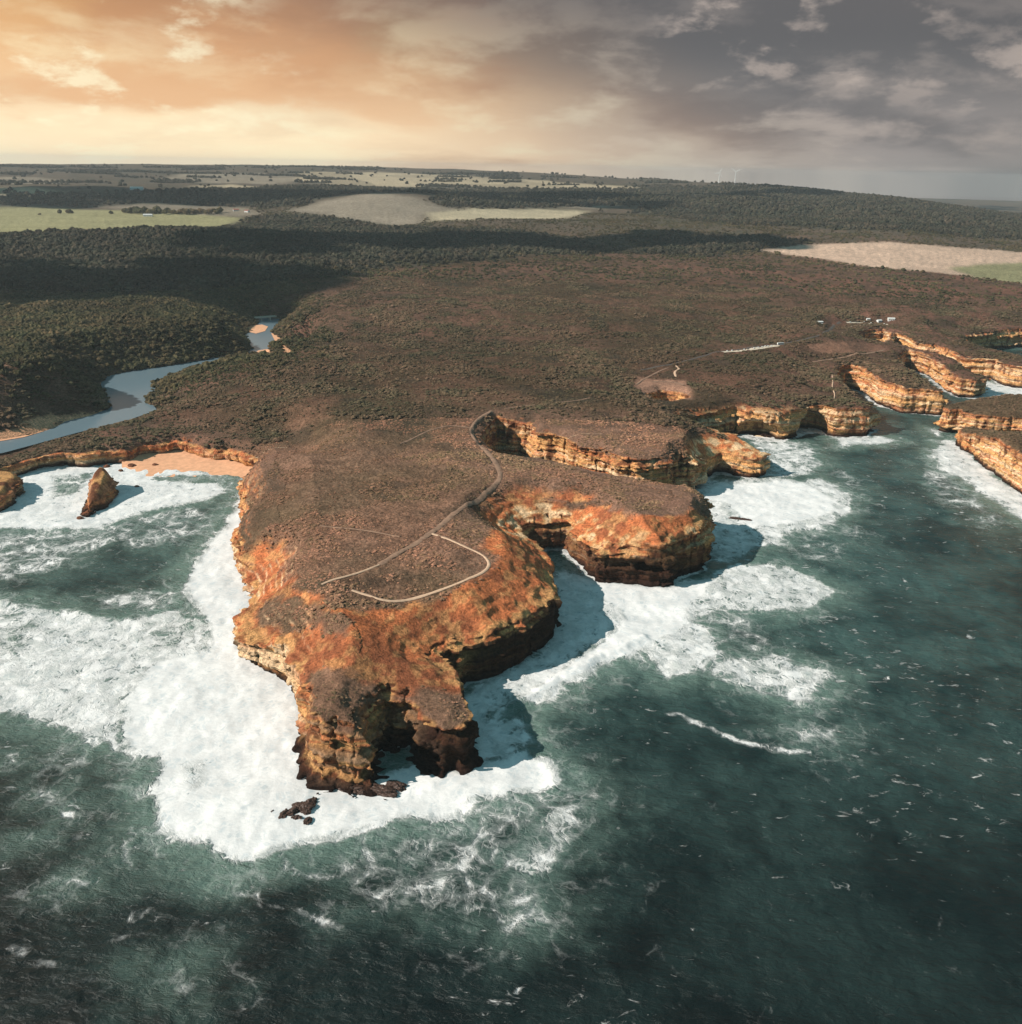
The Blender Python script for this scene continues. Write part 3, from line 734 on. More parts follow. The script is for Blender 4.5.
    keep = np.ones(len(Kk), bool); keep[1:] = Kk[1:] != Kk[:-1]
    Kk = Kk[keep]; V = V[keep]
    idx = np.searchsorted(Kk, Q); idx = np.clip(idx, 0, len(Kk) - 1)
    okq = (Kk[idx] == Q).all(1)
    idx = idx[okq]
    return V, idx
def vert_normals(V, Q):
    n = np.cross(V[Q[:, 2]] - V[Q[:, 0]], V[Q[:, 3]] - V[Q[:, 1]])
    out = np.zeros_like(V)
    for k in range(4):
        for a in range(3): out[:, a] += np.bincount(Q[:, k], n[:, a], len(V))
    return out / np.maximum(np.linalg.norm(out, axis=1, keepdims=True), 1e-9)
IN_BAND = 36.0
def col_main(x, y, lo, hi):
    m_ = (y > lo) & (y < hi) & (np.abs(np.arctan2(x, y)) < R(41))
    if not m_.any(): return None
    d = np.full(x.shape, -99.0, np.float32)
    # coarse reject first
    d[m_] = land_d(x[m_], y[m_])
    sel = (d > -20) & (d < IN_BAND)
    h = np.zeros(x.shape, np.float32); s = np.zeros(x.shape, np.float32)
    if sel.any(): h[sel], s[sel] = height(x[sel], y[sel], d[sel])
    return sel, d, h, s
def make_cliff(lo, hi, xr, vox, mesh_name):
    V, Q = surface_nets(xr[0], xr[1], lo, hi, -3.0, 64.0, vox, lambda x, y: col_main(x, y, lo, hi), cliff_F, None)
    d = land_d(V[:, 0], V[:, 1]); h, s = height(V[:, 0], V[:, 1], d)
    n = vert_normals(V, Q)
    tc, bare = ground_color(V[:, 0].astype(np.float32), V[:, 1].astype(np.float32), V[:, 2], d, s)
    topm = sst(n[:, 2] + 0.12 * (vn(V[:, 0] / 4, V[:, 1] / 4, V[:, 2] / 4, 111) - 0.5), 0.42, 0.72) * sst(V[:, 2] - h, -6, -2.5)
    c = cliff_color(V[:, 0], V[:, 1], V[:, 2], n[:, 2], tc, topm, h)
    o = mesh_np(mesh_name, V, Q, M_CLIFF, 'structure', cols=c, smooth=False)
    log(mesh_name, len(V), 'verts')
    return o
Y_SPLIT = 905.0
make_cliff(330.0, Y_SPLIT + 1.5, (-560, 420), 1.0, 'cliffs')
make_cliff(Y_SPLIT - 1.5, 1990.0, (-760, 1150), 1.6, 'cliffs')

# ------------------------------------------------------------------ the land behind, one sheet to the horizon
def make_terrain():
    r = [430.0]
    while r[-1] < 15500:
        dr = max(1.6, 0.75 * r[-1] ** 2 / (255 * 920)); dr = min(dr, 95)
        r.append(r[-1] + dr)
    r = np.array(r); a = np.linspace(R(-41), R(41), 1150)
    RR, AA = np.meshgrid(r, a, indexing='ij')
    X = (RR * np.sin(AA)).astype(np.float32); Y = (RR * np.cos(AA)).astype(np.float32)
    d = land_d(X.ravel(), Y.ravel()).reshape(X.shape)
    Z, s = height(X, Y, d)
    rough = sst(RR, 430, 1400)
    # low scrub canopy: the ground cover itself is lumpy
    lump = (fbm(X / 3.6, Y / 3.6, 0, 121, 2) - 0.45) * 1.6
    lump2 = (vn(X / 9, Y / 9, 0, 122) - 0.45) * 2.6 * sst(RR, 1100, 1900)
    rv = river_d(X, Y)
    Zt = Z + (lump + lump2) * sst(d, 40, 60) * sst(rv, 4, 14) * (1 - sst(RR, 3000, 5000))
    ov = 1 - sst(d, 34, 40)
    Zt = Zt - 0.45 * ov
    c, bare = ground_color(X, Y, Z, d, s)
    V = np.stack([X, Y, Zt], -1).reshape(-1, 3)
    F = grid_faces(*X.shape)[:, ::-1]
    dv = d.ravel()
    F = F[(dv[F] > IN_BAND - 5.5).all(1) | ((RR.ravel()[F] > 1985).all(1) & (dv[F] > -40).any(1))]
    used = np.unique(F); rem = np.full(len(V), -1); rem[used] = np.arange(len(used))
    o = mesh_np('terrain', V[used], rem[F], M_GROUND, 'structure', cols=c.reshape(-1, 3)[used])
    log('terrain', len(used))
    return o
make_terrain()

# ------------------------------------------------------------------ the sea
FOAM = []
def foam(lst, dens, soft, wob=None): FOAM.append((px_poly(lst), dens, soft, soft if wob is None else wob, None))
def foam_line(lst, dens, width): FOAM.append((px_poly(lst), dens, width, 0, 'line'))
CARVE = []
def carve(lst, dens, soft): CARVE.append((px_poly(lst), dens, soft))
foam([(242,486),(228,515),(205,548),(178,587),(193,603),(208,625),(203,650),(155,660),(130,690),(118,730),(127,755),(150,757),(148,787),(158,820),(183,842),(219,860),(244,864),(276,855),(315,847),(361,833),(403,816),(456,820),(470,802),(512,802),(566,779),(547,761),(523,748),(491,758),(470,775),(400,750),(320,700),(270,650),(290,560),(270,490)], 1.20, 9, 9)
foam([(-90,600),(0,600),(33,605),(64,610),(107,615),(132,618),(165,610),(215,620),(215,660),(160,670),(140,690),(128,730),(127,757),(100,745),(85,750),(63,731),(25,721),(0,718),(-90,715)], 0.84, 9, 8)
foam([(-40,476),(30,466),(120,462),(200,470),(235,478),(236,490),(212,500),(185,505),(150,512),(120,520),(95,530),(60,530),(0,530),(-90,530)], 0.94, 9, 8)
foam([(-90,528),(0,528),(95,526),(125,520),(110,545),(75,562),(40,574),(0,580),(-90,582)], 0.52, 10, 10)
foam([(120,518),(185,503),(218,512),(208,548),(160,548),(120,545),(90,548)], 0.43, 9, 9)
foam([(95,598),(140,588),(180,590),(185,610),(140,612),(100,608)], 0.47, 6, 6)
foam([(553,568),(600,576),(665,584),(700,575),(705,590),(640,612),(610,640),(560,680),(520,702),(490,715),(530,715),(535,740),(515,755),(500,762),(478,775),(440,700),(497,670),(542,645),(548,600)], 0.86, 9, 8)
foam([(556,562),(600,578),(665,584),(710,572),(735,560),(790,566),(832,590),(800,613),(717,612),(700,622),(732,653),(700,675),(666,680),(643,654),(618,665),(582,685),(549,706),(524,705),(501,722),(486,715),(520,694),(560,664),(600,637),(625,617),(600,597)], 0.80, 9, 8)
foam([(570,570),(600,580),(665,586),(700,580),(730,575),(700,600),(690,625),(640,652),(600,668),(560,688),(520,702),(498,718),(488,714),(530,690),(580,655),(615,628),(620,612),(595,594)], 1.10, 6, 7)
foam([(690,625),(735,653),(790,655),(842,677),(832,692),(805,706),(788,703),(750,688),(700,677),(650,655)], 0.72, 9, 8)
foam([(679,488),(716,480),(773,476),(801,480),(824,477),(857,500),(845,519),(824,531),(791,533),(787,547),(754,552),(730,561),(705,566),(690,500)], 0.77, 9, 8)
foam([(716,484),(773,480),(801,482),(840,500),(836,515),(791,525),(745,530),(728,505),(690,497)], 1.15, 9, 9)
foam([(745,440),(810,443),(826,465),(812,474),(790,478),(768,480),(764,455)], 0.69, 9, 8)
foam([(832,437),(880,436),(905,441),(880,444),(838,446)], 0.86, 9, 8)
foam([(730,575),(760,560),(815,575),(834,592),(800,613),(740,612),(700,600)], 0.72, 6, 6)
foam([(780,540),(850,520),(870,490),(850,470),(830,465),(870,540),(840,560),(790,570)], 0.36, 10, 10)
foam([(640,620),(720,600),(780,620),(760,660),(700,650)], 0.41, 8, 8)
foam([(776,727),(810,720),(838,730),(835,745),(800,745)], 0.50, 5, 5)
foam_line([(667,714),(680,713),(694,721),(720,733),(741,741),(770,747),(790,751),(806,752)], 0.70, 3.4)
foam([(945,438),(957,440),(976,458),(1001,477),(1022,492),(1080,530),(1080,560),(1022,522),(995,505),(965,480),(938,470),(930,455),(936,442)], 0.86, 9, 8)
foam([(925,440),(950,436),(985,500),(1010,530),(980,530),(945,505),(915,480)], 0.41, 10, 10)
foam([(975,378),(1000,384),(1040,386),(1060,400),(1022,402),(985,396)], 0.86, 9, 8)
foam([(926,428),(946,431),(942,438),(930,437)], 0.73, 9, 8)
foam([(400,812),(470,800),(569,779),(602,768),(622,800),(605,830),(565,858),(550,925),(500,932),(430,908),(385,918),(340,902),(320,860)], 0.40, 9, 10)
foam([(545,800),(602,795),(575,850),(548,882),(548,925),(505,930),(505,870),(525,840)], 0.56, 7, 8)
foam_line([(280,847),(284,862),(296,874),(312,877),(330,876)], 0.85, 2.5)
foam_line([(242,890),(256,891),(264,905),(280,908),(298,909),(314,917),(340,925)], 0.8, 2.5)
foam_line([(410,888),(430,885),(445,890),(462,898)], 0.75, 3)
foam([(121,826),(134,822),(142,830),(134,850),(138,866),(124,862)], 0.53, 3, 4)
foam([(150,962),(180,955),(205,968),(196,990),(160,992)], 0.45, 5, 6)
foam([(20,836),(42,834),(34,846),(20,848)], 0.52, 3, 3); foam([(65,808),(82,808),(76,818),(64,818)], 0.6, 3, 3); foam([(70,876),(90,878),(80,888),(70,886)], 0.58, 3, 3)
foam([(0,752),(20,750),(24,762),(0,766)], 0.52, 4, 4); foam([(30,786),(55,785),(60,800),(34,800)], 0.5, 4, 5)
foam_line([(12,952),(22,955),(30,963),(52,965)], 0.7, 2.5); foam_line([(115,938),(128,935)], 0.7, 3); foam_line([(136,916),(146,910),(155,908)], 0.75, 2.5)
carve([(150,474),(215,475),(248,479),(246,494),(228,492),(215,483),(160,479)], 0.30, 5)
carve([(186,506),(226,502),(228,510),(200,516)], 0.38, 5)
carve([(52,478),(92,474),(80,492),(55,498)], 0.48, 6)
carve([(-60,610),(20,606),(32,625),(20,660),(-60,660)], 0.55, 9)
carve([(142,622),(205,620),(204,645),(150,648)], 0.62, 8)
carve([(172,765),(205,760),(215,790),(190,800)], 0.86, 6)
CREST = [(px_poly([(488,712),(510,708),(535,692),(560,678),(590,664),(615,650),(640,640)]), 1.6, 5.0), (px_poly([(500,750),(525,752),(550,765),(560,780)]), 1.2, 5.0), (px_poly([(0,604),(40,607),(90,614),(130,618)]), 1.0, 5.0), (px_poly([(750,688),(780,698),(805,704)]), 0.9, 4.0)]
foam_line([(126,468),(140,470),(160,471),(180,472),(200,474.5),(220,476.5),(240,479),(256,481)], 0.79, 9)
carve([(545,580),(522,564),(522,550),(560,544),(580,560),(586,574),(565,572)], 0.45, 6)
carve([(384,775),(370,763),(370,746),(381,736),(402,734),(416,747),(423,764),(404,768)], 0.25, 5)  # foam thinned to paint the recess's shadow as dark water
def make_sea():
    dep = np.concatenate([np.linspace(R(56), R(8.0), 980), np.linspace(R(7.95), R(1.08), 140)])
    r = CAM_H / np.tan(dep); a = np.linspace(R(-42), R(42), 1220)
    RR, AA = np.meshgrid(r, a, indexing='ij')
    X = (RR * np.sin(AA)).astype(np.float32); Y = (RR * np.cos(AA)).astype(np.float32)
    x = X.ravel(); y = Y.ravel()
    # keep only what is at sea or just under the land's edge
    d = np.full(x.shape, -999.0, np.float32)
    k = RR.ravel() > 0
    d[k] = land_d(x[k], y[k])
    f = np.zeros(x.shape, np.float32); turb = np.zeros(x.shape, np.float32)
    wx = x + (fbm(x / 24, y / 24, 0, 131, 4, 0.6) - 0.5) * 16; wy = y + (fbm(x / 24, y / 24, 0, 132, 4, 0.6) - 0.5) * 16
    for (poly, dens, soft, wob, kind) in FOAM:
        pa = np.array(poly); lo = pa.min(0) - 90; hi = pa.max(0) + 90
        k = (x > lo[0]) & (x < hi[0]) & (y > lo[1]) & (y < hi[1])
        if not k.any(): continue
        if kind == 'line':
            dd = soft * 0.34 * (0.2 + 1.6 * vn(x[k] / 14, y[k] / 14, 0, 134)) - seg_dist(x[k] * 0.5 + wx[k] * 0.5, y[k] * 0.5 + wy[k] * 0.5, poly)
            v = dens * (0.86 if dens < 0.805 and kind == 'line' and pa[0][0] > 50 else 0.62) * sst(dd, -3.5, 0.8)
        else:
            dd = sdist(wx[k], wy[k], poly)
            v = dens * sst(dd, -soft, soft * 1.2)
            turb[k] = np.maximum(turb[k], sst(dd, -42, 8) * min(1, dens))
        f[k] = np.maximum(f[k], v)
    for (poly, dens, soft) in CARVE:
        pa = np.array(poly); lo = pa.min(0) - 30; hi = pa.max(0) + 30
        k = (x > lo[0]) & (x < hi[0]) & (y > lo[1]) & (y < hi[1])
        if k.any():
            mk = sst(sdist(wx[k], wy[k], poly), -soft, soft); f[k] = f[k] * (1 - mk) + np.minimum(f[k], dens) * mk
    f = np.maximum(f, turb * 0.36)
    shore = sst(d, -7, -1.0) * 0.75 * sst(RR.ravel(), 2600, 1500)
    f = np.maximum(f, shore)
    sh_ = np.exp(-np.clip(-d - 20, 0, None) / 520.0) * (d > -900) * (0.10 + 0.90 * sst(y + 0.25 * x, 235, 620))
    # swell, chop and heaped white water
    R1 = RR.ravel()
    swl = (np.sin((x * 0.35 + y * 0.94) / 15 + 3 * fbm(x / 90, y / 90, 0, 141, 2)) * 0.5 + (fbm(x / 16, y / 24, 0, 142, 3) - 0.5) * 3.0) * (1 - sst(R1, 1200, 3000))
    z = swl * 0.85
    fo = sst(f, 0.35, 0.95)
    z = z + fo * ((fbm(x / 11, y / 11, 0, 143, 3) - 0.42) * 0.3 + 0.25)
    for cr, ch, cw in CREST:
        q = sdist(x, y, cr + cr[::-1][1:-1]) if False else -seg_dist(wx, wy, cr)
        z = z + ch * np.exp(-(q / cw) ** 2)
    z = z * sst(-d, -10, 4) - 0.2
    V = np.stack([x, y, z], 1)
    F = grid_faces(*X.shape)
    F = F[(d[F] < 14).any(1)]
    used = np.unique(F); rem = np.full(len(V), -1); rem[used] = np.arange(len(used))
    o = mesh_np('sea', V[used], rem[F], M_SEA, 'structure', attrs={'foam': f[used], 'turb': turb[used], 'shallow': sh_[used]})
    log('sea', len(used))
make_sea()

# ------------------------------------------------------------------ river and beach
def fill_poly(name, pts, z, mat, kind):
    bm = bmesh.new()
    vs_ = [bm.verts.new((p[0], p[1], z)) for p in pts]
    f = bm.faces.new(vs_)
    bmesh.ops.triangulate(bm, faces=[f]); bmesh.ops.recalc_face_normals(bm, faces=bm.faces[:])
    if sum(q.normal.z for q in bm.faces) < 0: bmesh.ops.reverse_faces(bm, faces=bm.faces[:])
    me = bpy.data.meshes.new(name); bm.to_mesh(me); bm.free(); me.materials.append(mat)
    o = bpy.data.objects.new(name, me); COL.objects.link(o); o['kind'] = kind
    return o
def mat_river():
    mt, t, b = new_mat('river_water', 0.18)
    p = pos_n(t)
    b.inputs['Base Color'].default_value = (*s2l(110, 130, 140), 1); b.inputs['IOR'].default_value = 1.33; b.inputs['Specular IOR Level'].default_value = 0.5
    bump_n(t, noise_n(t, p, 0.6, 3, 0.6), b, 0.06, 0.4)
    return mt
rc = np.mean(np.array(river), 0)
def grow(pts, g):
    a = np.array(pts); nx_ = np.roll(a, -1, 0) - np.roll(a, 1, 0)
    nn = np.stack([nx_[:, 1], -nx_[:, 0]], 1); nn /= np.linalg.norm(nn, axis=1, keepdims=True)
    area = 0.5 * np.sum(a[:, 0] * np.roll(a[:, 1], -1) - np.roll(a[:, 0], -1) * a[:, 1])
    return [tuple(q) for q in a + nn * g * (1 if area > 0 else -1)]
fill_poly('river', grow(river, 9), 1.15, mat_river(), 'structure')
M_SAND = mat_plain('sand', tuple(C_SAND), 0.9, 0.12, 0.2)
for q in ([(247,328),(252,325.5),(262,324.5),(268,326.5),(265,331),(256,333.5),(249,332)], [(271,333),(276,334),(282,340),(289,348),(292,353.5),(288,354.5),(281,348),(275,341)], [(254,354),(258,350.5),(267,349),(271,351),(268,355.5),(260,357)], [(-30,444),(0,441),(24,437),(44,431),(30,428),(0,432),(-30,436)]):
    fill_poly('sandbank', px_poly(q, 1.6), 1.6, M_SAND, 'structure')
def make_beach():
    front = px_poly([(122,466),(140,468.5),(160,469),(180,470),(200,472.5),(220,474.5),(240,477),(254,479),(262,480)], 0)
    back = px_poly([(122,459),(137,457),(152,452),(176,449),(197,453),(208,457),(228,458),(246,463),(266,472)], 0)
    n, k = 60, 14
    def resample(p, n):
        p = np.array(p); s = np.concatenate([[0], np.cumsum(np.linalg.norm(np.diff(p, axis=0), axis=1))]); u = np.linspace(0, s[-1], n)
        return np.stack([np.interp(u, s, p[:, 0]), np.interp(u, s, p[:, 1])], 1)
    A, B = resample(front, n), resample(back, n)
    t = np.linspace(-0.35, 1.0, k)[:, None, None]
    XY = A[None] * (1 - t) + B[None] * t
    Z = np.broadcast_to(np.where(t[..., 0] < 0, t[..., 0] * 3.0, 5.0 * np.clip(t[..., 0], 0, 1) ** 0.8) + 0.15, XY.shape[:2]) + (fbm(XY[..., 0] / 8, XY[..., 1] / 8, 0, 151, 2) - 0.5) * 0.35
    V = np.concatenate([XY, Z[..., None]], 2).reshape(-1, 3)
    mesh_np('beach', V, grid_faces(k, n)[:, ::-1], M_SAND, 'structure')
make_beach()

# ------------------------------------------------------------------ sea stacks and islets
CAP_FN = []
def make_rock(name, poly, topf, vox, label, cat, zmax, cap=None, wob=5.0, lo=-3.0):
    pa = np.array(poly); x0, y0 = pa.min(0) - 10; x1, y1 = pa.max(0) + 10
    def colfun(x, y):
        xw = x + (fbm(x / 14, y / 14, 0, 161, 3) - 0.5) * wob; yw = y + (fbm(x / 14, y / 14, 0, 162, 3) - 0.5) * wob
        d = sdist(xw, yw, poly).astype(np.float32)
        h = topf(x, y, d).astype(np.float32)
        s = sst(d, 0, 8).astype(np.float32)
        return d > -12, d, h, s
    V, Q = surface_nets(x0, x1, y0, y1, lo, zmax, vox, colfun, cliff_F, None)
    _, d, h, s = colfun(V[:, 0], V[:, 1])
    n = vert_normals(V, Q)
    x, y = V[:, 0].astype(np.float32), V[:, 1].astype(np.float32)
    n2 = fbm(x / 14, y / 14, 0, 72, 3)
    if cap:
        tc = np.array(C_OLIVE)[None] * (0.55 + 0.8 * n2)[:, None]
    else:
        tc = mixc(np.broadcast_to(C_BROWN * 1.2, (len(x), 3)), C_TAN * 0.8, sst(n2, 0.4, 0.6))
    topm = sst(n[:, 2], 0.45, 0.75) * sst(V[:, 2] - h, -6, -2) * sst(d, 1.5, 5)
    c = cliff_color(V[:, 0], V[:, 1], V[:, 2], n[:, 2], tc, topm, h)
    if cap:
        isc = (topm[Q] > 0.5).all(1)
        def sub(F):
            used = np.unique(F); rem = np.full(len(V), -1); rem[used] = np.arange(len(used)); return used, rem[F]
        u1, f1 = sub(Q[~isc]); o = mesh_np(name, V[u1], f1, M_CLIFF, cols=c[u1])
        u2, f2 = sub(Q[isc]); mesh_np('scrub_cap', V[u2], f2, M_GROUND, parent=o, cols=c[u2])
    else:
        o = mesh_np(name, V, Q, M_CLIFF, cols=c)
    tag(o, label, cat)
    if cap: CAP_FN.append((x0, x1, y0, y1, colfun))
    return o
def ramp(ax, bx, z0, z1):
    a, b = np.array(ax), np.array(bx); v = b - a; L2 = v @ v
    return lambda x, y: z0 + (z1 - z0) * np.clip(((x - a[0]) * v[0] + (y - a[1]) * v[1]) / L2, 0, 1)
r1 = ramp(at(86, 512), at(106, 494), 7, 23)
make_rock('sea_stack', px_poly([(82,516),(89,517),(105,508),(117,494),(114,488),(103,486),(94,489),(88,498)]),
          lambda x, y, d: r1(x, y) * (0.45 + 0.55 * sst(d, -1, 9)), 0.9, 'leaning pointed rock stack standing alone in the white surf of the left bay', 'sea stack', 32, wob=3)
make_rock('sea_stack', px_poly([(-34,513),(0,513),(11,506),(15,498),(22,495),(24,490),(19,485),(0,484),(-34,486)]),
          lambda x, y, d: 16 * (0.75 + 0.25 * sst(d, 0, 8)) + 0 * x, 1.0, 'squat flat-topped rock block cut by the left edge of the photo in the bay surf', 'sea stack', 24, wob=3)
ri2 = ramp(at(958, 445), at(1003, 470), 19, 39)
make_rock('islet', px_poly([(937,431),(946,434),(955,433),(958,411,31),(975,414,31),(1000,417,31),(1022,418,31),(1110,424,31),(1130,408,32),(1100,399,32),(1050,393,32),(1001,393,32),(961,398,33),(940,404,33)]),
          lambda x, y, d: 33 - 4 * (1 - sst(d, 0, 14)) + 2 * (vn(x / 25, y / 25, 0, 171) - 0.5), 1.5, 'farther narrow scrub-topped islet with a pale pillar-like western end', 'islet', 44, cap=True)
make_rock('islet', px_poly([(955,444),(959,449),(976,461),(1001,480),(1022,495),(1060,522),(1110,556),(1180,590),(1220,520),(1180,432,38),(1100,422,38),(1022,421,38),(1000,419,34),(978,418,27),(966,421,22),(958,428,18)]),
          lambda x, y, d: ri2(x, y) - 4 * (1 - sst(d, 0, 12)) + 2 * (vn(x / 25, y / 25, 0, 172) - 0.5), 1.3, 'nearer broad scrub-topped islet with a long pale sunlit cliff at the right edge', 'islet', 48, cap=True)
log('stacks')

# ------------------------------------------------------------------ reef rocks and boulders
M_REEF = mat_plain('reef_rock', tuple(C_DARK * 0.75), 0.85, 0.5, 0.8)
M_BOULDER = mat_plain('boulder_rock', tuple(C_BROWN * 1.1), 0.9, 0.4, 0.6)
def rock_mesh(name, seed, sx, sy, sz, mat, sub=4, rough=0.5, lobes=1):
    bm = bmesh.new(); rnd = random.Random(seed)
    for k in range(lobes):
        q = bmesh.ops.create_icosphere(bm, subdivisions=sub, radius=1.0)['verts']
        ox, oy, sc = (0, 0, 1) if k == 0 else (rnd.uniform(-0.9, 0.9), rnd.uniform(-0.8, 0.8), rnd.uniform(0.3, 0.6))
        co = np.array([v.co[:] for v in q])
        nn = fbm(co[:, 0] * 1.6 + seed, co[:, 1] * 1.6 + k * 7, co[:, 2] * 1.6, 181, 4, 0.6)
        f = sc * (1 + rough * 2 * (nn - 0.5))
        for v, ff in zip(q, f): v.co = Vector((v.co.x * ff * sx + ox * sx, v.co.y * ff * sy + oy * sy, v.co.z * ff * sz))
    me = bpy.data.meshes.new(name); bm.to_mesh(me); bm.free(); me.materials.append(mat)
    o = bpy.data.objects.new(name, me); COL.objects.link(o)
    return o
M_REEF2 = mat_plain('wet_kelp_rock', s2l(74, 56, 48), 0.5, 0.6, 1.2)
for i, (px, py, a, b_, c_, lb) in enumerate([(303, 809, 4.6, 3.4, 2.2, 'largest brown kelp-covered rock of the reef awash in foam off the tip'), (294, 812, 3.6, 2.4, 1.5, 'mid-sized brown reef rock just left of the largest one off the tip'),
        (284, 815, 3.6, 1.8, 1.1, 'low dark reef rock at the far left end of the reef off the tip'), (311, 803, 2.2, 2.6, 1.4, 'small dark reef rock between the reef and the cliff foot'),
        (307, 822, 1.8, 2.6, 1.0, 'small dark reef rock at the seaward end of the reef'), (297, 818, 2.2, 1.6, 0.9, 'little brown rock below the largest rock of the reef'), (272, 813, 1.6, 1.0, 0.7, 'tiny outlying rock left of the reef off the tip'),
        (382, 791, 7.5, 3.2, 1.9, 'broad dark kelp shelf at the foot of the tip, nearest to the viewer'), (396, 786, 4.6, 2.8, 1.6, 'dark kelp rock at the right end of the shelf below the tip recess'), (352, 790, 5.5, 2.4, 1.7, 'dark kelp ledge along the foot of the tip, left of the broad shelf'),
        (740, 519, 8, 2.2, 1.1, 'dark rock awash alone in the foam between the two eastern points')]):
    o = rock_mesh('reef_rock', i * 3 + 1, a, b_, c_, M_REEF2, 4, 0.9, 7); o.location = (*at(px, py), 0.3); o.rotation_euler.z = i * 0.7 if i < 7 else -0.3
    tag(o, lb, 'rock')
for i, (px, py, a, lb) in enumerate([(107, 467, 3.2, 'dark boulder on the waterline left of the sandy beach'), (121, 471, 2.2, 'small dark rock in the wash in front of the beach, below its left end'), (132, 466.5, 4.2, 'dark boulder at the left end of the sandy beach'),
                             (155, 466, 3.6, 'dark boulder lying alone on the wet sand of the beach'), (80, 519, 3.2, 'small rock in the foam at the foot of the leaning stack'), (137, 487, 2.2, 'small dark rock in the surf right of the leaning stack')]):
    o = rock_mesh('boulder', 40 + i, a, a * 0.7, a * 0.6, M_BOULDER, 3, 0.5, 2); o.location = (*at(px, py), 0.6); tag(o, lb, 'rock')

# ------------------------------------------------------------------ paths
def smooth_line(pts, step):
    p = np.array(pts, float)
    for _ in range(2):
        q = [p[0]]
        for a, b in zip(p[:-1], p[1:]): q += [a * 0.75 + b * 0.25, a * 0.25 + b * 0.75]
        p = np.array(q + [p[-1]])
    s = np.concatenate([[0], np.cumsum(np.linalg.norm(np.diff(p, axis=0), axis=1))])
    u = np.linspace(0, s[-1], max(3, int(s[-1] / step)))
    return np.stack([np.interp(u, s, p[:, 0]), np.interp(u, s, p[:, 1])], 1)
PATHS = []
def path(name, px, width, mat, lift=0.6):
    c = smooth_line(PP(px), 2.0)
    PATHS.append((c, width))
    t = np.gradient(c, axis=0); t /= np.linalg.norm(t, axis=1, keepdims=True); nn = np.stack([-t[:, 1], t[:, 0]], 1)
    k = 5; u = np.linspace(-0.5, 0.5, k)
    wv = width * (0.55 + 0.8 * fbm(c[:, 0] / 6, c[:, 1] / 6, 0, 191, 3))
    XY = c[:, None] + nn[:, None] * u[None, :, None] * wv[:, None, None]
    h, _ = height(XY[..., 0], XY[..., 1])
    lft = lift * (1 - 0.6 * (np.abs(u) * 2) ** 4)
    V = np.concatenate([XY, (h + lft[None])[..., None]], 2).reshape(-1, 3)
    return mesh_np(name, V, grid_faces(len(c), k), mat, 'structure')
M_PATH = mat_plain('gravel', s2l(210, 176, 148), 0.95, 0.10, 0.4)
M_TRACK = mat_plain('dirt', s2l(146, 116, 96), 0.95, 0.25, 0.3)
M_ROAD = mat_plain('asphalt', s2l(88, 80, 74), 0.9, 0.12, 0.4)
M_LOT = mat_plain('limestone_gravel', s2l(210, 196, 176), 0.95, 0.10, 0.3)
path('footpath', [(321,585),(332,580),(345,577),(362,572),(379,565)], 2.2, M_PATH)
path('footpath', [(352,590.5),(366,595),(380,600),(395,602),(420,597),(450,587),(475,577),(487,570),(490,563),(482,554),(460,545),(445,538),(432,534)], 2.6, M_PATH)
path('dirt_track', [(379,565),(400,552),(425,538),(442,524),(464,507),(484,494),(497,484),(501,475),(496,463),(485,450),(475,440),(470,430),(478,419),(492,411)], 4.6, M_TRACK)
path('dirt_track', [(504,409),(520,406.5),(535,405)], 2.4, M_TRACK)
path('dirt_track', [(556,403),(575,401),(590,398)], 2.2, M_TRACK)
path('dirt_track', [(474,430),(450,425),(430,430),(400,444)], 2.6, M_TRACK)
path('dirt_track', [(320,526),(350,529),(380,533),(400,537)], 2.0, M_TRACK)
path('footpath', [(636,385),(642,380),(650,376),(660,371),(668,368)], 3.0, M_TRACK)
path('footpath', [(676,366),(680,369),(674,372),(676,377)], 3.0, M_PATH)
path('footpath', [(652,382),(664,381.5),(676,382.5),(684,385.5)], 4.5, M_TRACK)
path('road', [(640,370),(670,365),(700,357),(722,351),(760,347),(786,343),(806,339),(820,336),(829,331),(832,326),(840,322)], 6.0, M_ROAD)
path('car_park', [(722,352),(738,351),(752,349.5),(766,347),(778,345.5)], 13.0, M_LOT, 0.6)
path('car_park', [(846,322.5),(862,322.5),(876,324),(888,324.5)], 6.0, M_LOT, 0.6)
path('footpath', [(832,375),(833,381),(832,388),(835,394),(834,399)], 1.6, M_PATH)
path('footpath', [(812,362),(825,360),(845,357),(862,354),(884,350)], 5.0, M_TRACK)
log('paths')

# ------------------------------------------------------------------ plants: prototypes
def blob_mesh(name, seed, n, flat=0.7, sub=2, spread=0.62, rough=0.7):
    """a crown of leafy clumps: several rough lobes, none of them round"""
    bm = bmesh.new(); rnd = random.Random(seed)
    for k in range(n):
        a = rnd.uniform(0, 6.283); rr = spread * math.sqrt(rnd.random()) if k else 0
        sc = rnd.uniform(0.34, 0.62) if k else 0.62
        q = bmesh.ops.create_icosphere(bm, subdivisions=sub, radius=1.0)['verts']
        co = np.array([v.co[:] for v in q])
        nn = fbm(co[:, 0] * 2.2 + seed * 3, co[:, 1] * 2.2 + k * 5, co[:, 2] * 2.2, 201, 2, 0.7)
        f = sc * (1 + rough * 2 * (nn - 0.5))
        zc = flat * (0.55 + 0.35 * (1 - rr / max(spread, 0.01)) + rnd.uniform(-0.15, 0.15))
        for v, ff in zip(q, f):
            v.co = Vector((v.co.x * ff + rr * math.cos(a), v.co.y * ff + rr * math.sin(a), v.co.z * ff * flat + zc))
    me = bpy.data.meshes.new(name); bm.to_mesh(me); bm.free()
    return me
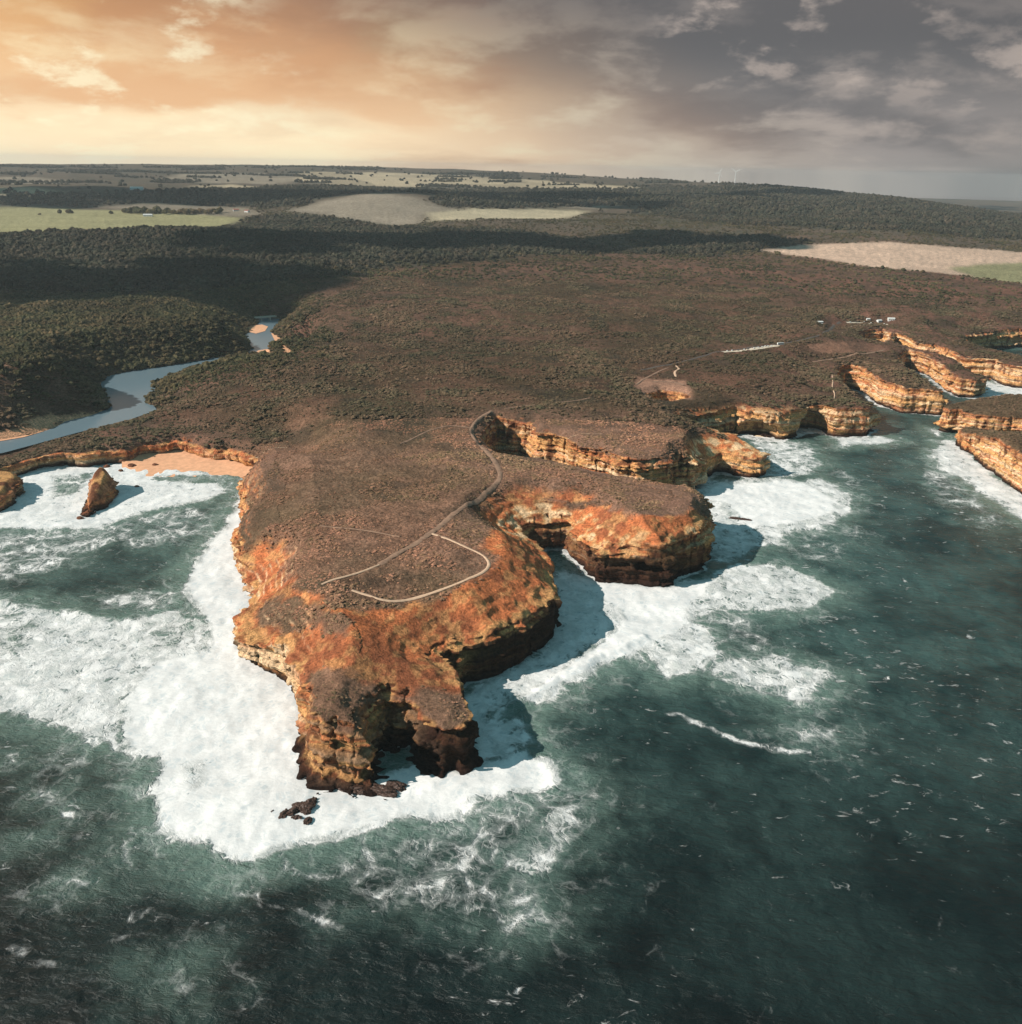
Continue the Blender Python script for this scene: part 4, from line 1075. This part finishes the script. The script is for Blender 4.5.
M_BUSH = mat_foliage('heath_leaves', [s2l(132, 104, 85), s2l(166, 124, 104), s2l(120, 98, 77), s2l(156, 117, 98), s2l(112, 92, 72)], 0.5)
M_BUSH_MID = mat_foliage('heath_leaves_dull', [s2l(86, 75, 60), s2l(106, 86, 72), s2l(80, 72, 56), s2l(96, 80, 65), s2l(72, 66, 52)], 0.4)
M_TREE = mat_foliage('tree_leaves', [s2l(74, 70, 50), s2l(90, 78, 58), s2l(62, 62, 46), s2l(80, 72, 54)], 0.2)
M_FOREST = mat_foliage('forest_leaves', [s2l(60, 58, 51), s2l(74, 68, 58), s2l(48, 50, 45), s2l(66, 63, 52)], 0.1)
M_BARK = mat_plain('bark', s2l(92, 78, 66), 0.9, 0.25, 2.0)
def proto(col, me, mat):
    me.materials.append(mat); o = bpy.data.objects.new(me.name, me); col.objects.link(o); return o
def proto_col(name, count, mat, seed, **kw):
    c = bpy.data.collections.new(name)
    for i in range(count): proto(c, blob_mesh(name, seed + i, **kw), mat)
    return c
PC_BUSH = proto_col('bush', 6, M_BUSH, 10, n=7, flat=0.42, sub=1, spread=0.95, rough=0.9)
PC_BUSH_MID = proto_col('dull_bush', 5, M_BUSH_MID, 20, n=7, flat=0.48, sub=1, spread=0.95, rough=0.9)
PC_TREE = proto_col('scrub_crown', 4, M_TREE, 30, n=8, flat=0.72, sub=1, spread=0.85, rough=0.9)
PC_FOREST = proto_col('forest_crown', 4, M_FOREST, 50, n=7, flat=0.95, sub=1, spread=0.7, rough=0.9)
def scatter(name, pts, scl, pcol, kind='stuff'):
    me = bpy.data.meshes.new(name); n = len(pts)
    me.vertices.add(n); me.vertices.foreach_set('co', np.asarray(pts, np.float32).ravel())
    a = me.attributes.new('scl', 'FLOAT', 'POINT'); a.data.foreach_set('value', np.asarray(scl, np.float32))
    a = me.attributes.new('rot', 'FLOAT', 'POINT'); a.data.foreach_set('value', (_rng.random(n) * 6.283).astype(np.float32))
    o = bpy.data.objects.new(name, me); COL.objects.link(o); o['kind'] = kind
    g = bpy.data.node_groups.new(name, 'GeometryNodeTree')
    g.interface.new_socket('Geometry', in_out='INPUT', socket_type='NodeSocketGeometry')
    g.interface.new_socket('Geometry', in_out='OUTPUT', socket_type='NodeSocketGeometry')
    gi = g.nodes.new('NodeGroupInput'); go = g.nodes.new('NodeGroupOutput')
    ci = g.nodes.new('GeometryNodeCollectionInfo'); ci.inputs['Collection'].default_value = pcol; ci.inputs['Separate Children'].default_value = True
    ip = g.nodes.new('GeometryNodeInstanceOnPoints'); ip.inputs['Pick Instance'].default_value = True
    def na(nm):
        q = g.nodes.new('GeometryNodeInputNamedAttribute'); q.data_type = 'FLOAT'; q.inputs['Name'].default_value = nm; return q.outputs[0]
    cb = g.nodes.new('ShaderNodeCombineXYZ'); g.links.new(na('rot'), cb.inputs[2])
    ri = g.nodes.new('FunctionNodeRandomValue'); ri.data_type = 'INT'; ri.inputs[4].default_value = 0; ri.inputs[5].default_value = len(pcol.objects) - 1
    g.links.new(gi.outputs[0], ip.inputs['Points']); g.links.new(ci.outputs[0], ip.inputs['Instance'])
    g.links.new(ri.outputs[2], ip.inputs['Instance Index'])
    e2r = g.nodes.new('FunctionNodeEulerToRotation'); g.links.new(cb.outputs[0], e2r.inputs[0]); g.links.new(e2r.outputs[0], ip.inputs['Rotation'])
    g.links.new(na('scl'), ip.inputs['Scale']); g.links.new(ip.outputs[0], go.inputs[0])
    md = o.modifiers.new('scatter', 'NODES'); md.node_group = g
    return o
def jitter_grid(r0_, r1_, step):
    R1 = r1_; w = R1 * math.sin(R(34))
    gx = np.arange(-w, w, step); gy = np.arange(r0_ * math.cos(R(34)), R1, step)
    X, Y = np.meshgrid(gx, gy); X = X.ravel() + (_rng.random(X.size) - 0.5) * step; Y = Y.ravel() + (_rng.random(Y.size) - 0.5) * step
    r = np.hypot(X, Y); a = np.abs(np.arctan2(X, Y))
    k = (r > r0_) & (r < r1_) & (a < R(33.5))
    return X[k].astype(np.float32), Y[k].astype(np.float32)
FORESTS = [f[0] for f in FIELDS[-4:]]
OPEN = [f[0] for f in FIELDS[:-4]]
def cover(x, y):
    d = land_d(x, y); z, s = height(x, y, d)
    ok = (d > 4) & (river_d(x, y) > 7)
    for c, w in PATHS:
        lo = c.min(0) - 12; hi = c.max(0) + 12
        k = (x > lo[0]) & (x < hi[0]) & (y > lo[1]) & (y < hi[1])
        if k.any():
            q = seg_dist(x[k], y[k], c[::3] if len(c) > 9 else c); ok[k] &= q > w * 0.5 + 1.3
    for q in OPEN + SANDS:
        pa = np.array(q); lo, hi = pa.min(0) - 5, pa.max(0) + 5
        k = (x > lo[0]) & (x < hi[0]) & (y > lo[1]) & (y < hi[1])
        if k.any(): ok[k] &= ~inside(x[k], y[k], q)
    for (cx, cy, cz, rx, ry, rz) in CV:
        ok &= (((x - cx) / (rx + 2)) ** 2 + ((y - cy) / (ry + 2)) ** 2 > 1) | (cz + rz < z - 3)
    return d, z, s, ok
def forest_mask(x, y):
    f = np.zeros(x.shape, np.float32)
    for q in FORESTS: f = np.maximum(f, poly_mask(x, y, q, 90, 130, 160))
    return f
x, y = jitter_grid(380, 960, 1.9); d, z, s, ok = cover(x, y)
ok &= _rng.random(len(x)) > ground_class(x, y, d, s) * 0.97 + 0.06
dk = fbm(x / 30, y / 30, 0, 211, 3)
ok &= _rng.random(len(x)) < 0.5 + 1.0 * sst(dk, 0.36, 0.6)
sc = (0.38 + 0.75 * _rng.random(len(x)) ** 3) * (0.75 + 0.8 * sst(dk, 0.45, 0.62))
scatter('heath_scrub', np.stack([x, y, z - 0.25], 1)[ok], sc[ok] * 1.2, PC_BUSH); log('scrub near', ok.sum())
ip, isc_ = [], []
for (x0, x1, y0, y1, cf) in CAP_FN:
    n = int((x1 - x0) * (y1 - y0) / 7.0); xx = _rng.uniform(x0, x1, n).astype(np.float32); yy = _rng.uniform(y0, y1, n).astype(np.float32)
    _, dd, hh, _s = cf(xx, yy)
    k = (dd > 5.5) & (_rng.random(n) < 0.35 + sst(fbm(xx / 12, yy / 12, 0, 241, 3), 0.4, 0.6))
    ip.append(np.stack([xx, yy, hh - 0.3], 1)[k]); isc_.append((0.6 + 1.1 * _rng.random(k.sum()) ** 2) * 1.4)
scatter('islet_scrub', np.concatenate(ip), np.concatenate(isc_), PC_BUSH_MID)
x, y = jitter_grid(960, 2150, 4.0); d, z, s, ok = cover(x, y)
ok &= _rng.random(len(x)) > ground_class(x, y, d, s)
dk = fbm(x / 45, y / 45, 0, 212, 3)
west = sst(-x / np.maximum(y, 1), 0.16, 0.30) * sst(np.hypot(x, y), 1150, 1400)
ok &= _rng.random(len(x)) < 0.45 + 1.2 * sst(dk, 0.36, 0.6) + west
sc = (0.75 + 1.5 * _rng.random(len(x)) ** 3) * (0.8 + 0.8 * sst(dk, 0.42, 0.62)) * (1 + 0.7 * west)
tr = west > _rng.random(len(x)) * 0.9 + 0.1
scatter('heath_scrub', np.stack([x, y, z - 0.3], 1)[ok & ~tr], sc[ok & ~tr] * 1.45, PC_BUSH_MID)
scatter('river_scrub', np.stack([x, y, z - 0.3], 1)[ok & tr], sc[ok & tr] * 1.5, PC_TREE); log('scrub mid', ok.sum())
x, y = jitter_grid(2150, 4300, 9.5); d, z, s, ok = cover(x, y); fm_ = forest_mask(x, y)
dk = fbm(x / 120, y / 120, 0, 213, 3)
wst = sst(-x / y, 0.0, 0.25) * sst(np.hypot(x, y), 3200, 2500)
pr = np.maximum(np.maximum(fm_, wst), 0.25 + 0.6 * sst(dk, 0.45, 0.6))
ok &= _rng.random(len(x)) < pr
sc = (2.4 + 4.4 * _rng.random(len(x)) ** 2) * (0.75 + 0.55 * np.maximum(fm_, 0.4 * wst))
tr = np.maximum(fm_, 0.0) > _rng.random(len(x))
scatter('woodland', np.stack([x, y, z - 0.5], 1)[ok & tr], sc[ok & tr] * 1.25, PC_FOREST)
scatter('woodland_scrub', np.stack([x, y, z - 0.8], 1)[ok & ~tr], sc[ok & ~tr], PC_TREE); log('wood', ok.sum())
x, y = jitter_grid(4300, 9300, 26); d, z, s, ok = cover(x, y); fm_ = forest_mask(x, y)
belt = sst(vn(x / 420, y / 150, 0, 75), 0.70, 0.76)
ok = (d > 20) & (_rng.random(len(x)) < np.maximum(fm_ * 0.8, np.maximum(belt * 0.9, 0.012)))
for q in OPEN[:8]: ok &= ~inside(x, y, q)
sc = 7 + 6 * _rng.random(len(x))
scatter('woodland', np.stack([x, y, z - 1], 1)[ok], sc[ok], PC_FOREST); log('far wood', ok.sum())

# ------------------------------------------------------------------ single trees
def cone_mesh(name, pts, rad, mat, seg=7):
    V, F = [], []
    for i, (p, r_) in enumerate(zip(pts, rad)):
        for k in range(seg):
            a = 6.283 * k / seg; V.append((p[0] + r_ * math.cos(a), p[1] + r_ * math.sin(a), p[2]))
    for i in range(len(pts) - 1):
        for k in range(seg): F.append((i * seg + k, i * seg + (k + 1) % seg, (i + 1) * seg + (k + 1) % seg, (i + 1) * seg + k))
    me = bpy.data.meshes.new(name); me.from_pydata(V, [], F); me.materials.append(mat); return me
def make_tree(k):
    t = bpy.data.objects.new('tree', None); COL.objects.link(t)
    tm = cone_mesh('trunk', [(0, 0, -0.12), (0.02, 0.01, 0.3), (0.05, 0.03, 0.7)], [0.07, 0.055, 0.03], M_BARK)
    tk = bpy.data.objects.new('trunk', tm); COL.objects.link(tk); tk.parent = t
    cm = blob_mesh('crown', 70 + k, 9, flat=0.85, sub=2, spread=0.72, rough=0.8); cm.materials.append(M_TREE)
    cr = bpy.data.objects.new('crown', cm); COL.objects.link(cr); cr.parent = t; cr.location.z = 0.12
    return t
TREES = [make_tree(k) for k in range(4)]; used_tree = [False] * 4
def put_tree(x, y, sc, label, group=None, rnd=random.Random(5)):
    i = rnd.randrange(4)
    if not used_tree[i]: t = TREES[i]; used_tree[i] = True
    else:
        t = TREES[i].copy(); COL.objects.link(t)
        for ch in TREES[i].children:
            c = ch.copy(); COL.objects.link(c); c.parent = t
    h, _ = height(np.array([x]), np.array([y]))
    t.location = (x, y, float(h[0]) - 0.2); t.rotation_euler = (0, 0, rnd.uniform(0, 6.28)); t.scale = (sc, sc, sc * rnd.uniform(0.85, 1.15))
    t['label'] = label; t['category'] = 'tree'
    if 'group' in t: del t['group']
    if group: t['group'] = group
    return t
poly_t = [(0,318),(60,316),(120,318),(180,322),(235,326),(252,340),(244,350),(205,356),(170,362),(138,368),(106,376),(70,372),(30,376),(0,380)]
rnd = random.Random(11); n_t = 0
while n_t < 235:
    px, py = rnd.uniform(0, 255), rnd.uniform(316, 382)
    if not inside(np.array([px]), np.array([py]), poly_t)[0]: continue
    if rnd.random() > (py - 300) / 70: continue
    q = P(px, py)
    if river_d(np.array([q[0]]), np.array([q[1]]))[0] < 9: continue
    put_tree(q[0], q[1], rnd.uniform(3.6, 5.6), 'dark rounded tree in the dense scrub on the far bank of the river', 'trees on the far river bank'); n_t += 1
for px, py, sc, lb in [(60, 214, 11, 'left tree of the pair standing in the green paddock'), (69, 213.5, 13, 'right tree of the pair standing in the green paddock'), (111, 214, 9, 'lone small tree in the paddock left of the dark shelter belt'),
                 (125, 213, 13, 'tall tree at the left end of the dark shelter belt'), (40, 215, 6, 'smallest bush-like tree near the left end of the green paddock')]:
    q = P(px, py); put_tree(q[0], q[1], sc, lb)
for k in range(28):
    px = 131 + k * 3.3 + rnd.uniform(-1, 1); py = 213.0 + rnd.uniform(-0.8, 1.2) + 0.02 * k
    q = P(px, py); put_tree(q[0], q[1], rnd.uniform(12, 18) * (1.15 if px < 160 else 0.85), 'dark tree in the shelter belt behind the green paddock', 'shelter belt trees')
for k, (px, py, sc) in enumerate([(777,255,9),(789,258,6),(803,264,5),(853,267,6.5),(882,269,6),(903,271,6),(923,273,6),(757,252,8)]):
    q = P(px, py); put_tree(q[0], q[1], sc, 'small dark tree on the near edge of the pale pink field', 'trees along the pale field')
log('trees')

# ------------------------------------------------------------------ small built things
M_WHITE = mat_plain('white_paint', (0.78, 0.78, 0.76), 0.6, 0.05, 0.5); M_ROOF = mat_plain('pale_iron_roof', (0.66, 0.66, 0.64), 0.45, 0.06, 0.3)
M_REDROOF = mat_plain('red_roof', s2l(150, 84, 66), 0.7, 0.15, 0.3); M_DARKG = mat_plain('dark_glass', (0.02, 0.025, 0.03), 0.15, 0.1, 1.0, 0, 0.5)
M_CONC = mat_plain('concrete', s2l(206, 198, 184), 0.85, 0.1, 0.5); M_RUB = mat_plain('rubber', (0.02, 0.02, 0.02), 0.8, 0.1); M_WOOD = mat_plain('timber', s2l(120, 98, 78), 0.85, 0.2, 2.0)
def box_obj(name, lo, hi, mat, parent=None, bev=0.0):
    bm = bmesh.new(); bmesh.ops.create_cube(bm, size=1.0)
    for v in bm.verts: v.co = Vector([lo[i] + (v.co[i] + 0.5) * (hi[i] - lo[i]) for i in range(3)])
    if bev: bmesh.ops.bevel(bm, geom=bm.edges[:], offset=bev, segments=2, affect='EDGES')
    me = bpy.data.meshes.new(name); bm.to_mesh(me); bm.free(); me.materials.append(mat)
    o = bpy.data.objects.new(name, me); COL.objects.link(o)
    if parent: o.parent = parent
    return o
def poly_obj(name, verts, faces, mat, parent=None):
    me = bpy.data.meshes.new(name); me.from_pydata(verts, [], faces); me.materials.append(mat)
    o = bpy.data.objects.new(name, me); COL.objects.link(o)
    if parent: o.parent = parent
    return o
def empty(name, loc, rz=0.0):
    o = bpy.data.objects.new(name, None); COL.objects.link(o); o.location = loc; o.rotation_euler.z = rz; return o
def gz(x, y):
    h, _ = height(np.array([x]), np.array([y])); return float(h[0])
def building(px, py, L_, W_, H_, label, rz, roofm=None, cat='building'):
    x, y = P(px, py); b = empty('building', (x, y, gz(x, y) + 0.1), rz); tag(b, label, cat)
    box_obj('wall', (-L_ / 2, -W_ / 2, -1.5), (L_ / 2, W_ / 2, H_), M_WHITE, b)
    e = 0.5; rh = W_ * 0.26
    poly_obj('roof', [(-L_/2-e,-W_/2-e,H_-0.1),(L_/2+e,-W_/2-e,H_-0.1),(L_/2+e,0,H_+rh),(-L_/2-e,0,H_+rh),(-L_/2-e,W_/2+e,H_-0.1),(L_/2+e,W_/2+e,H_-0.1),
                      (-L_/2-e,-W_/2-e,H_+0.12),(L_/2+e,-W_/2-e,H_+0.12),(L_/2+e,0,H_+rh+0.22),(-L_/2-e,0,H_+rh+0.22),(-L_/2-e,W_/2+e,H_+0.12),(L_/2+e,W_/2+e,H_+0.12)],
             [(0,1,2,3)[::-1],(3,2,5,4)[::-1],(6,7,8,9),(9,8,11,10),(0,1,7,6),(4,10,11,5),(0,6,9,3),(3,9,10,4),(1,2,8,7),(2,5,11,8)], roofm or M_ROOF, b)
    # gable ends, door and windows
    poly_obj('gable', [(-L_/2,-W_/2+0.01,H_),(-L_/2,W_/2-0.01,H_),(-L_/2,0,H_+rh),(L_/2,-W_/2+0.01,H_),(L_/2,W_/2-0.01,H_),(L_/2,0,H_+rh)], [(0,2,1),(3,4,5)], M_WHITE, b)
    box_obj('door', (-0.6, -W_/2-0.06, 0), (0.6, -W_/2-0.004, 2.2), M_WOOD, b)
    for wx in (-L_*0.3, L_*0.3): box_obj('window', (wx-0.9, -W_/2-0.05, 1.0), (wx+0.9, -W_/2-0.004, 2.1), M_DARKG, b)
    return b
building(820, 323.5, 9, 5, 3.0, 'small white hut left of the road above the coastal car park', 0.1)
building(868, 320.5, 6, 5, 3.0, 'small white shelter left of the pale cliff-top parking area', 0.0)
building(879, 322, 8, 6, 3.2, 'white low building in the middle of the cliff-top parking area', 0.3)
building(891, 320.5, 12, 7, 3.6, 'brightest white-roofed building at the right end of the cliff-top parking area', -0.1)
building(137, 190, 60, 24, 9, 'white farm shed standing alone before the far left fields', 0.1, M_ROOF, 'farm shed')
building(148, 216.5, 34, 15, 6, 'pale-roofed farm shed in front of the dark shelter belt', 0.2, M_ROOF, 'farm shed')
building(236, 211, 22, 14, 5, 'left red-roofed farmhouse at the right end of the green paddock', 0.4, M_REDROOF, 'farmhouse')
building(247, 212, 18, 12, 5, 'right red-roofed farmhouse at the right end of the green paddock', -0.3, M_REDROOF, 'farmhouse')
# the road bridge over the river
bx0, by0 = at(255, 317.5, 8.0); bx1, by1 = at(276, 316.0, 8.0)
Lb = math.hypot(bx1 - bx0, by1 - by0); br = empty('bridge', ((bx0 + bx1) / 2, (by0 + by1) / 2, 0), math.atan2(by1 - by0, bx1 - bx0)); tag(br, 'pale concrete road bridge over the upper bend of the river', 'bridge')
box_obj('deck', (-Lb / 2, -4, 6.6), (Lb / 2, 4, 8.0), M_CONC, br)
for sx in (-0.22, 0.2): box_obj('pier', (Lb * sx - 1.0, -3.2, -2), (Lb * sx + 1.0, 3.2, 6.597), M_CONC, br)
for sy in (-1, 1):
    box_obj('railing', (-Lb / 2, sy * 3.8 - 0.12, 8.003), (Lb / 2, sy * 3.8 + 0.12, 9.1), M_CONC, br)
# cars on the pale gravel strip
def car_proto(col):
    m_ = mat_plain('car_paint', col, 0.35, 0.03, 1.0, 0.2, 0.5)
    e = empty('parked_car', (0, 0, 0))
    b = box_obj('body', (-2.2, -0.88, 0.35), (2.2, 0.88, 0.98), m_, e, 0.12)
    poly_obj('cabin', [(-1.9,-0.8,0.96),(1.1,-0.8,0.96),(1.1,0.8,0.96),(-1.9,0.8,0.96),(-1.5,-0.68,1.52),(0.4,-0.68,1.52),(0.4,0.68,1.52),(-1.5,0.68,1.52)],
             [(0,1,5,4),(1,2,6,5),(2,3,7,6),(3,0,4,7),(4,5,6,7)], m_, e)
    for sy in (-1, 1):
        poly_obj('side_window', [(-1.6,sy*0.775,1.08),(0.75,sy*0.775,1.08),(0.35,sy*0.70,1.45),(-1.4,sy*0.70,1.45)], [(0,1,2,3)], M_DARKG, e)
        for sx in (-1.35, 1.35):
            bm = bmesh.new(); bmesh.ops.create_cone(bm, cap_ends=True, segments=14, radius1=0.34, radius2=0.34, depth=0.22, matrix=Matrix.Translation((sx, sy * 0.84, 0.34)) @ Matrix.Rotation(R(90), 4, 'X'))
            me = bpy.data.meshes.new('wheel'); bm.to_mesh(me); bm.free(); me.materials.append(M_RUB); w = bpy.data.objects.new('wheel', me); COL.objects.link(w); w.parent = e
    poly_obj('windscreen', [(1.13,-0.7,1.0),(1.13,0.7,1.0),(0.5,0.62,1.49),(0.5,-0.62,1.49)], [(0,1,2,3)], M_DARKG, e)
    return e
cars = [car_proto(c) for c in ((0.75, 0.75, 0.74), (0.5, 0.52, 0.54), (0.05, 0.055, 0.06))]; first = [True] * 3
cw = ['white', 'silver', 'dark']
rnd = random.Random(3)
ci = 0
for (px, py) in [(727,351.6),(732,351.2),(738,350.8),(744,350.2),(748,349.6),(754,348.8),(758,348.2),(762,347.6),(765,346.9),(768,346.9),(771,346.4),(850,322.6),(856,322.4),(864,322.6),(871,323.4),(884,324.4)]:
    k = 0 if 754 < px < 772 else rnd.choice([0, 0, 1, 2]); p = P(px, py)
    if first[k]: c = cars[k]; first[k] = False
    else:
        c = cars[k].copy(); COL.objects.link(c)
        for ch in cars[k].children:
            q = ch.copy(); COL.objects.link(q); q.parent = c
    c.location = (p[0], p[1], gz(*p) + 0.66); c.rotation_euler.z = rnd.uniform(0.9, 1.5)
    if px < 800: c['label'] = cw[k] + ' car parked on the long pale gravel strip beside the road'; c['group'] = cw[k] + ' cars on the gravel strip'
    else: c['label'] = cw[k] + ' car parked among the white buildings above the cliffs'; c['group'] = cw[k] + ' cars above the cliffs'
    c['category'] = 'car'
for k, f_ in enumerate(first):
    if f_:
        for ch in list(cars[k].children): bpy.data.objects.remove(ch)
        bpy.data.objects.remove(cars[k])
p = P(780.5, 345.2); bs = empty('coach', (p[0], p[1], gz(*p) + 0.66), 0.25); tag(bs, 'long white coach parked at the right end of the pale gravel strip', 'coach')
box_obj('body', (-5.5, -1.25, 0.45), (5.5, 1.25, 3.4), M_WHITE, bs, 0.18)
for sy in (-1, 1):
    box_obj('side_window', (-4.9, sy * 1.26 - 0.02, 1.9), (5.0, sy * 1.26 + 0.02, 2.8), M_DARKG, bs)
    for sx in (-3.4, 3.4):
        bm = bmesh.new(); bmesh.ops.create_cone(bm, cap_ends=True, segments=14, radius1=0.5, radius2=0.5, depth=0.3, matrix=Matrix.Translation((sx, sy * 1.15, 0.5)) @ Matrix.Rotation(R(90), 4, 'X'))
        me = bpy.data.meshes.new('wheel'); bm.to_mesh(me); bm.free(); me.materials.append(M_RUB); w = bpy.data.objects.new('wheel', me); COL.objects.link(w); w.parent = bs
# two wind turbines on the skyline
def turbine(px, hub, label, ph):
    a = col_az(px, 7200, 170); r = float(np.interp(a, _sk_az, _sk_r)) * 1.0
    x, y = r * math.sin(a), r * math.cos(a); z = float(plateau(np.array([x]), np.array([y]))[0])
    t = empty('wind_turbine', (x, y, z - 2), -a); tag(t, label, 'wind turbine')
    tm = cone_mesh('tower', [(0, 0, 0), (0, 0, hub * 0.5), (0, 0, hub)], [3.4, 2.8, 2.0], M_WHITE, 12); o = bpy.data.objects.new('tower', tm); COL.objects.link(o); o.parent = t
    box_obj('nacelle', (-2, -4.5, hub - 0.5), (2, 5.5, hub + 3.6), M_WHITE, t, 0.8)
    for k in range(3):
        an = ph + k * 2.0944; v = []
        for u, w_ in ((0.02, 1.3), (0.2, 2.6), (0.6, 1.7), (1.0, 0.4)):
            L_ = hub * 0.55 * u
            v += [(-w_, -5.2, L_), (w_, -5.2, L_), (w_ * 0.4, -5.9, L_), (-w_ * 0.4, -5.9, L_)]
        f = [(i * 4 + j, i * 4 + (j + 1) % 4, i * 4 + 4 + (j + 1) % 4, i * 4 + 4 + j) for i in range(3) for j in range(4)]
        b = poly_obj('blade', v, f, M_WHITE, t); b.location = (0, 0, hub + 1.5); b.rotation_euler = (0, an, 0)
turbine(718, 70, 'left and shorter of the two white wind turbines on the skyline', 0.4)
turbine(734, 86, 'right and taller of the two white wind turbines on the skyline', 1.1)
log('built things')

# ------------------------------------------------------------------ unseen clouds added up-sun to shade bands of the country behind
def shade_cloud(px0, px1, py, half_m, alt, seed, n):
    a, b = P(px0, py), P(px1, py); rnd = random.Random(seed)
    bm = bmesh.new()
    L_ = math.hypot(b[0] - a[0], b[1] - a[1])
    for k in range(n):
        u = rnd.random(); v = rnd.gauss(0, 0.45)
        x = a[0] + (b[0] - a[0]) * u; y = a[1] + (b[1] - a[1]) * u + v * half_m
        rr = half_m * rnd.uniform(0.22, 0.5) * (1 - 0.5 * abs(2 * u - 1) ** 3)
        q = bmesh.ops.create_icosphere(bm, subdivisions=2, radius=1.0)['verts']
        co = np.array([p_.co[:] for p_ in q]); nn = fbm(co[:, 0] * 2 + k, co[:, 1] * 2 + seed, co[:, 2] * 2, 231, 3, 0.6)
        dz = rnd.uniform(-0.2, 0.2) * half_m
        for p_, f in zip(q, rr * (1 + 1.2 * (nn - 0.5))):
            p_.co = Vector((x + p_.co.x * f * 1.5, y + p_.co.y * f, dz + p_.co.z * f * 0.45))
    me = bpy.data.meshes.new('shade_cloud'); bm.to_mesh(me); bm.free(); me.materials.append(M_SHADE_CLOUD)
    o = bpy.data.objects.new('shade_cloud', me); COL.objects.link(o); o['kind'] = 'structure'
    k = (alt - 70) / sun_dir.z
    o.location = (sun_dir.x * k, sun_dir.y * k, alt)
M_SHADE_CLOUD = mat_plain('shade_cloud_vapour', (0.85, 0.85, 0.85), 1.0, 0.02, 0.01)
shade_cloud(-60, 330, 278, 230, 2400, 1, 40)
shade_cloud(240, 600, 243, 300, 2400, 2, 46)
shade_cloud(610, 800, 243, 200, 2400, 3, 26)
shade_cloud(20, 640, 197, 420, 2400, 4, 60)
shade_cloud(650, 1000, 206, 420, 2400, 5, 50)
# ------------------------------------------------------------------ the air
def make_haze():
    o = box_obj('haze', (-16800, -600, -8), (16800, 17600, 356), None)
    o.data.materials.clear()
    mt = bpy.data.materials.new('haze_air'); mt.use_nodes = True; t = mt.node_tree; t.nodes.clear()
    v = N(t, 'ShaderNodeVolumePrincipled'); v.inputs['Color'].default_value = (0.84, 0.90, 0.93, 1); v.inputs['Density'].default_value = 3.6e-5; v.inputs['Anisotropy'].default_value = 0.2
    v.inputs['Density Attribute'].default_value = ''
    out = N(t, 'ShaderNodeOutputMaterial'); L(t, v.outputs[0], out.inputs['Volume'])
    o.data.materials.append(mt); o['kind'] = 'stuff'
make_haze()
log('done')
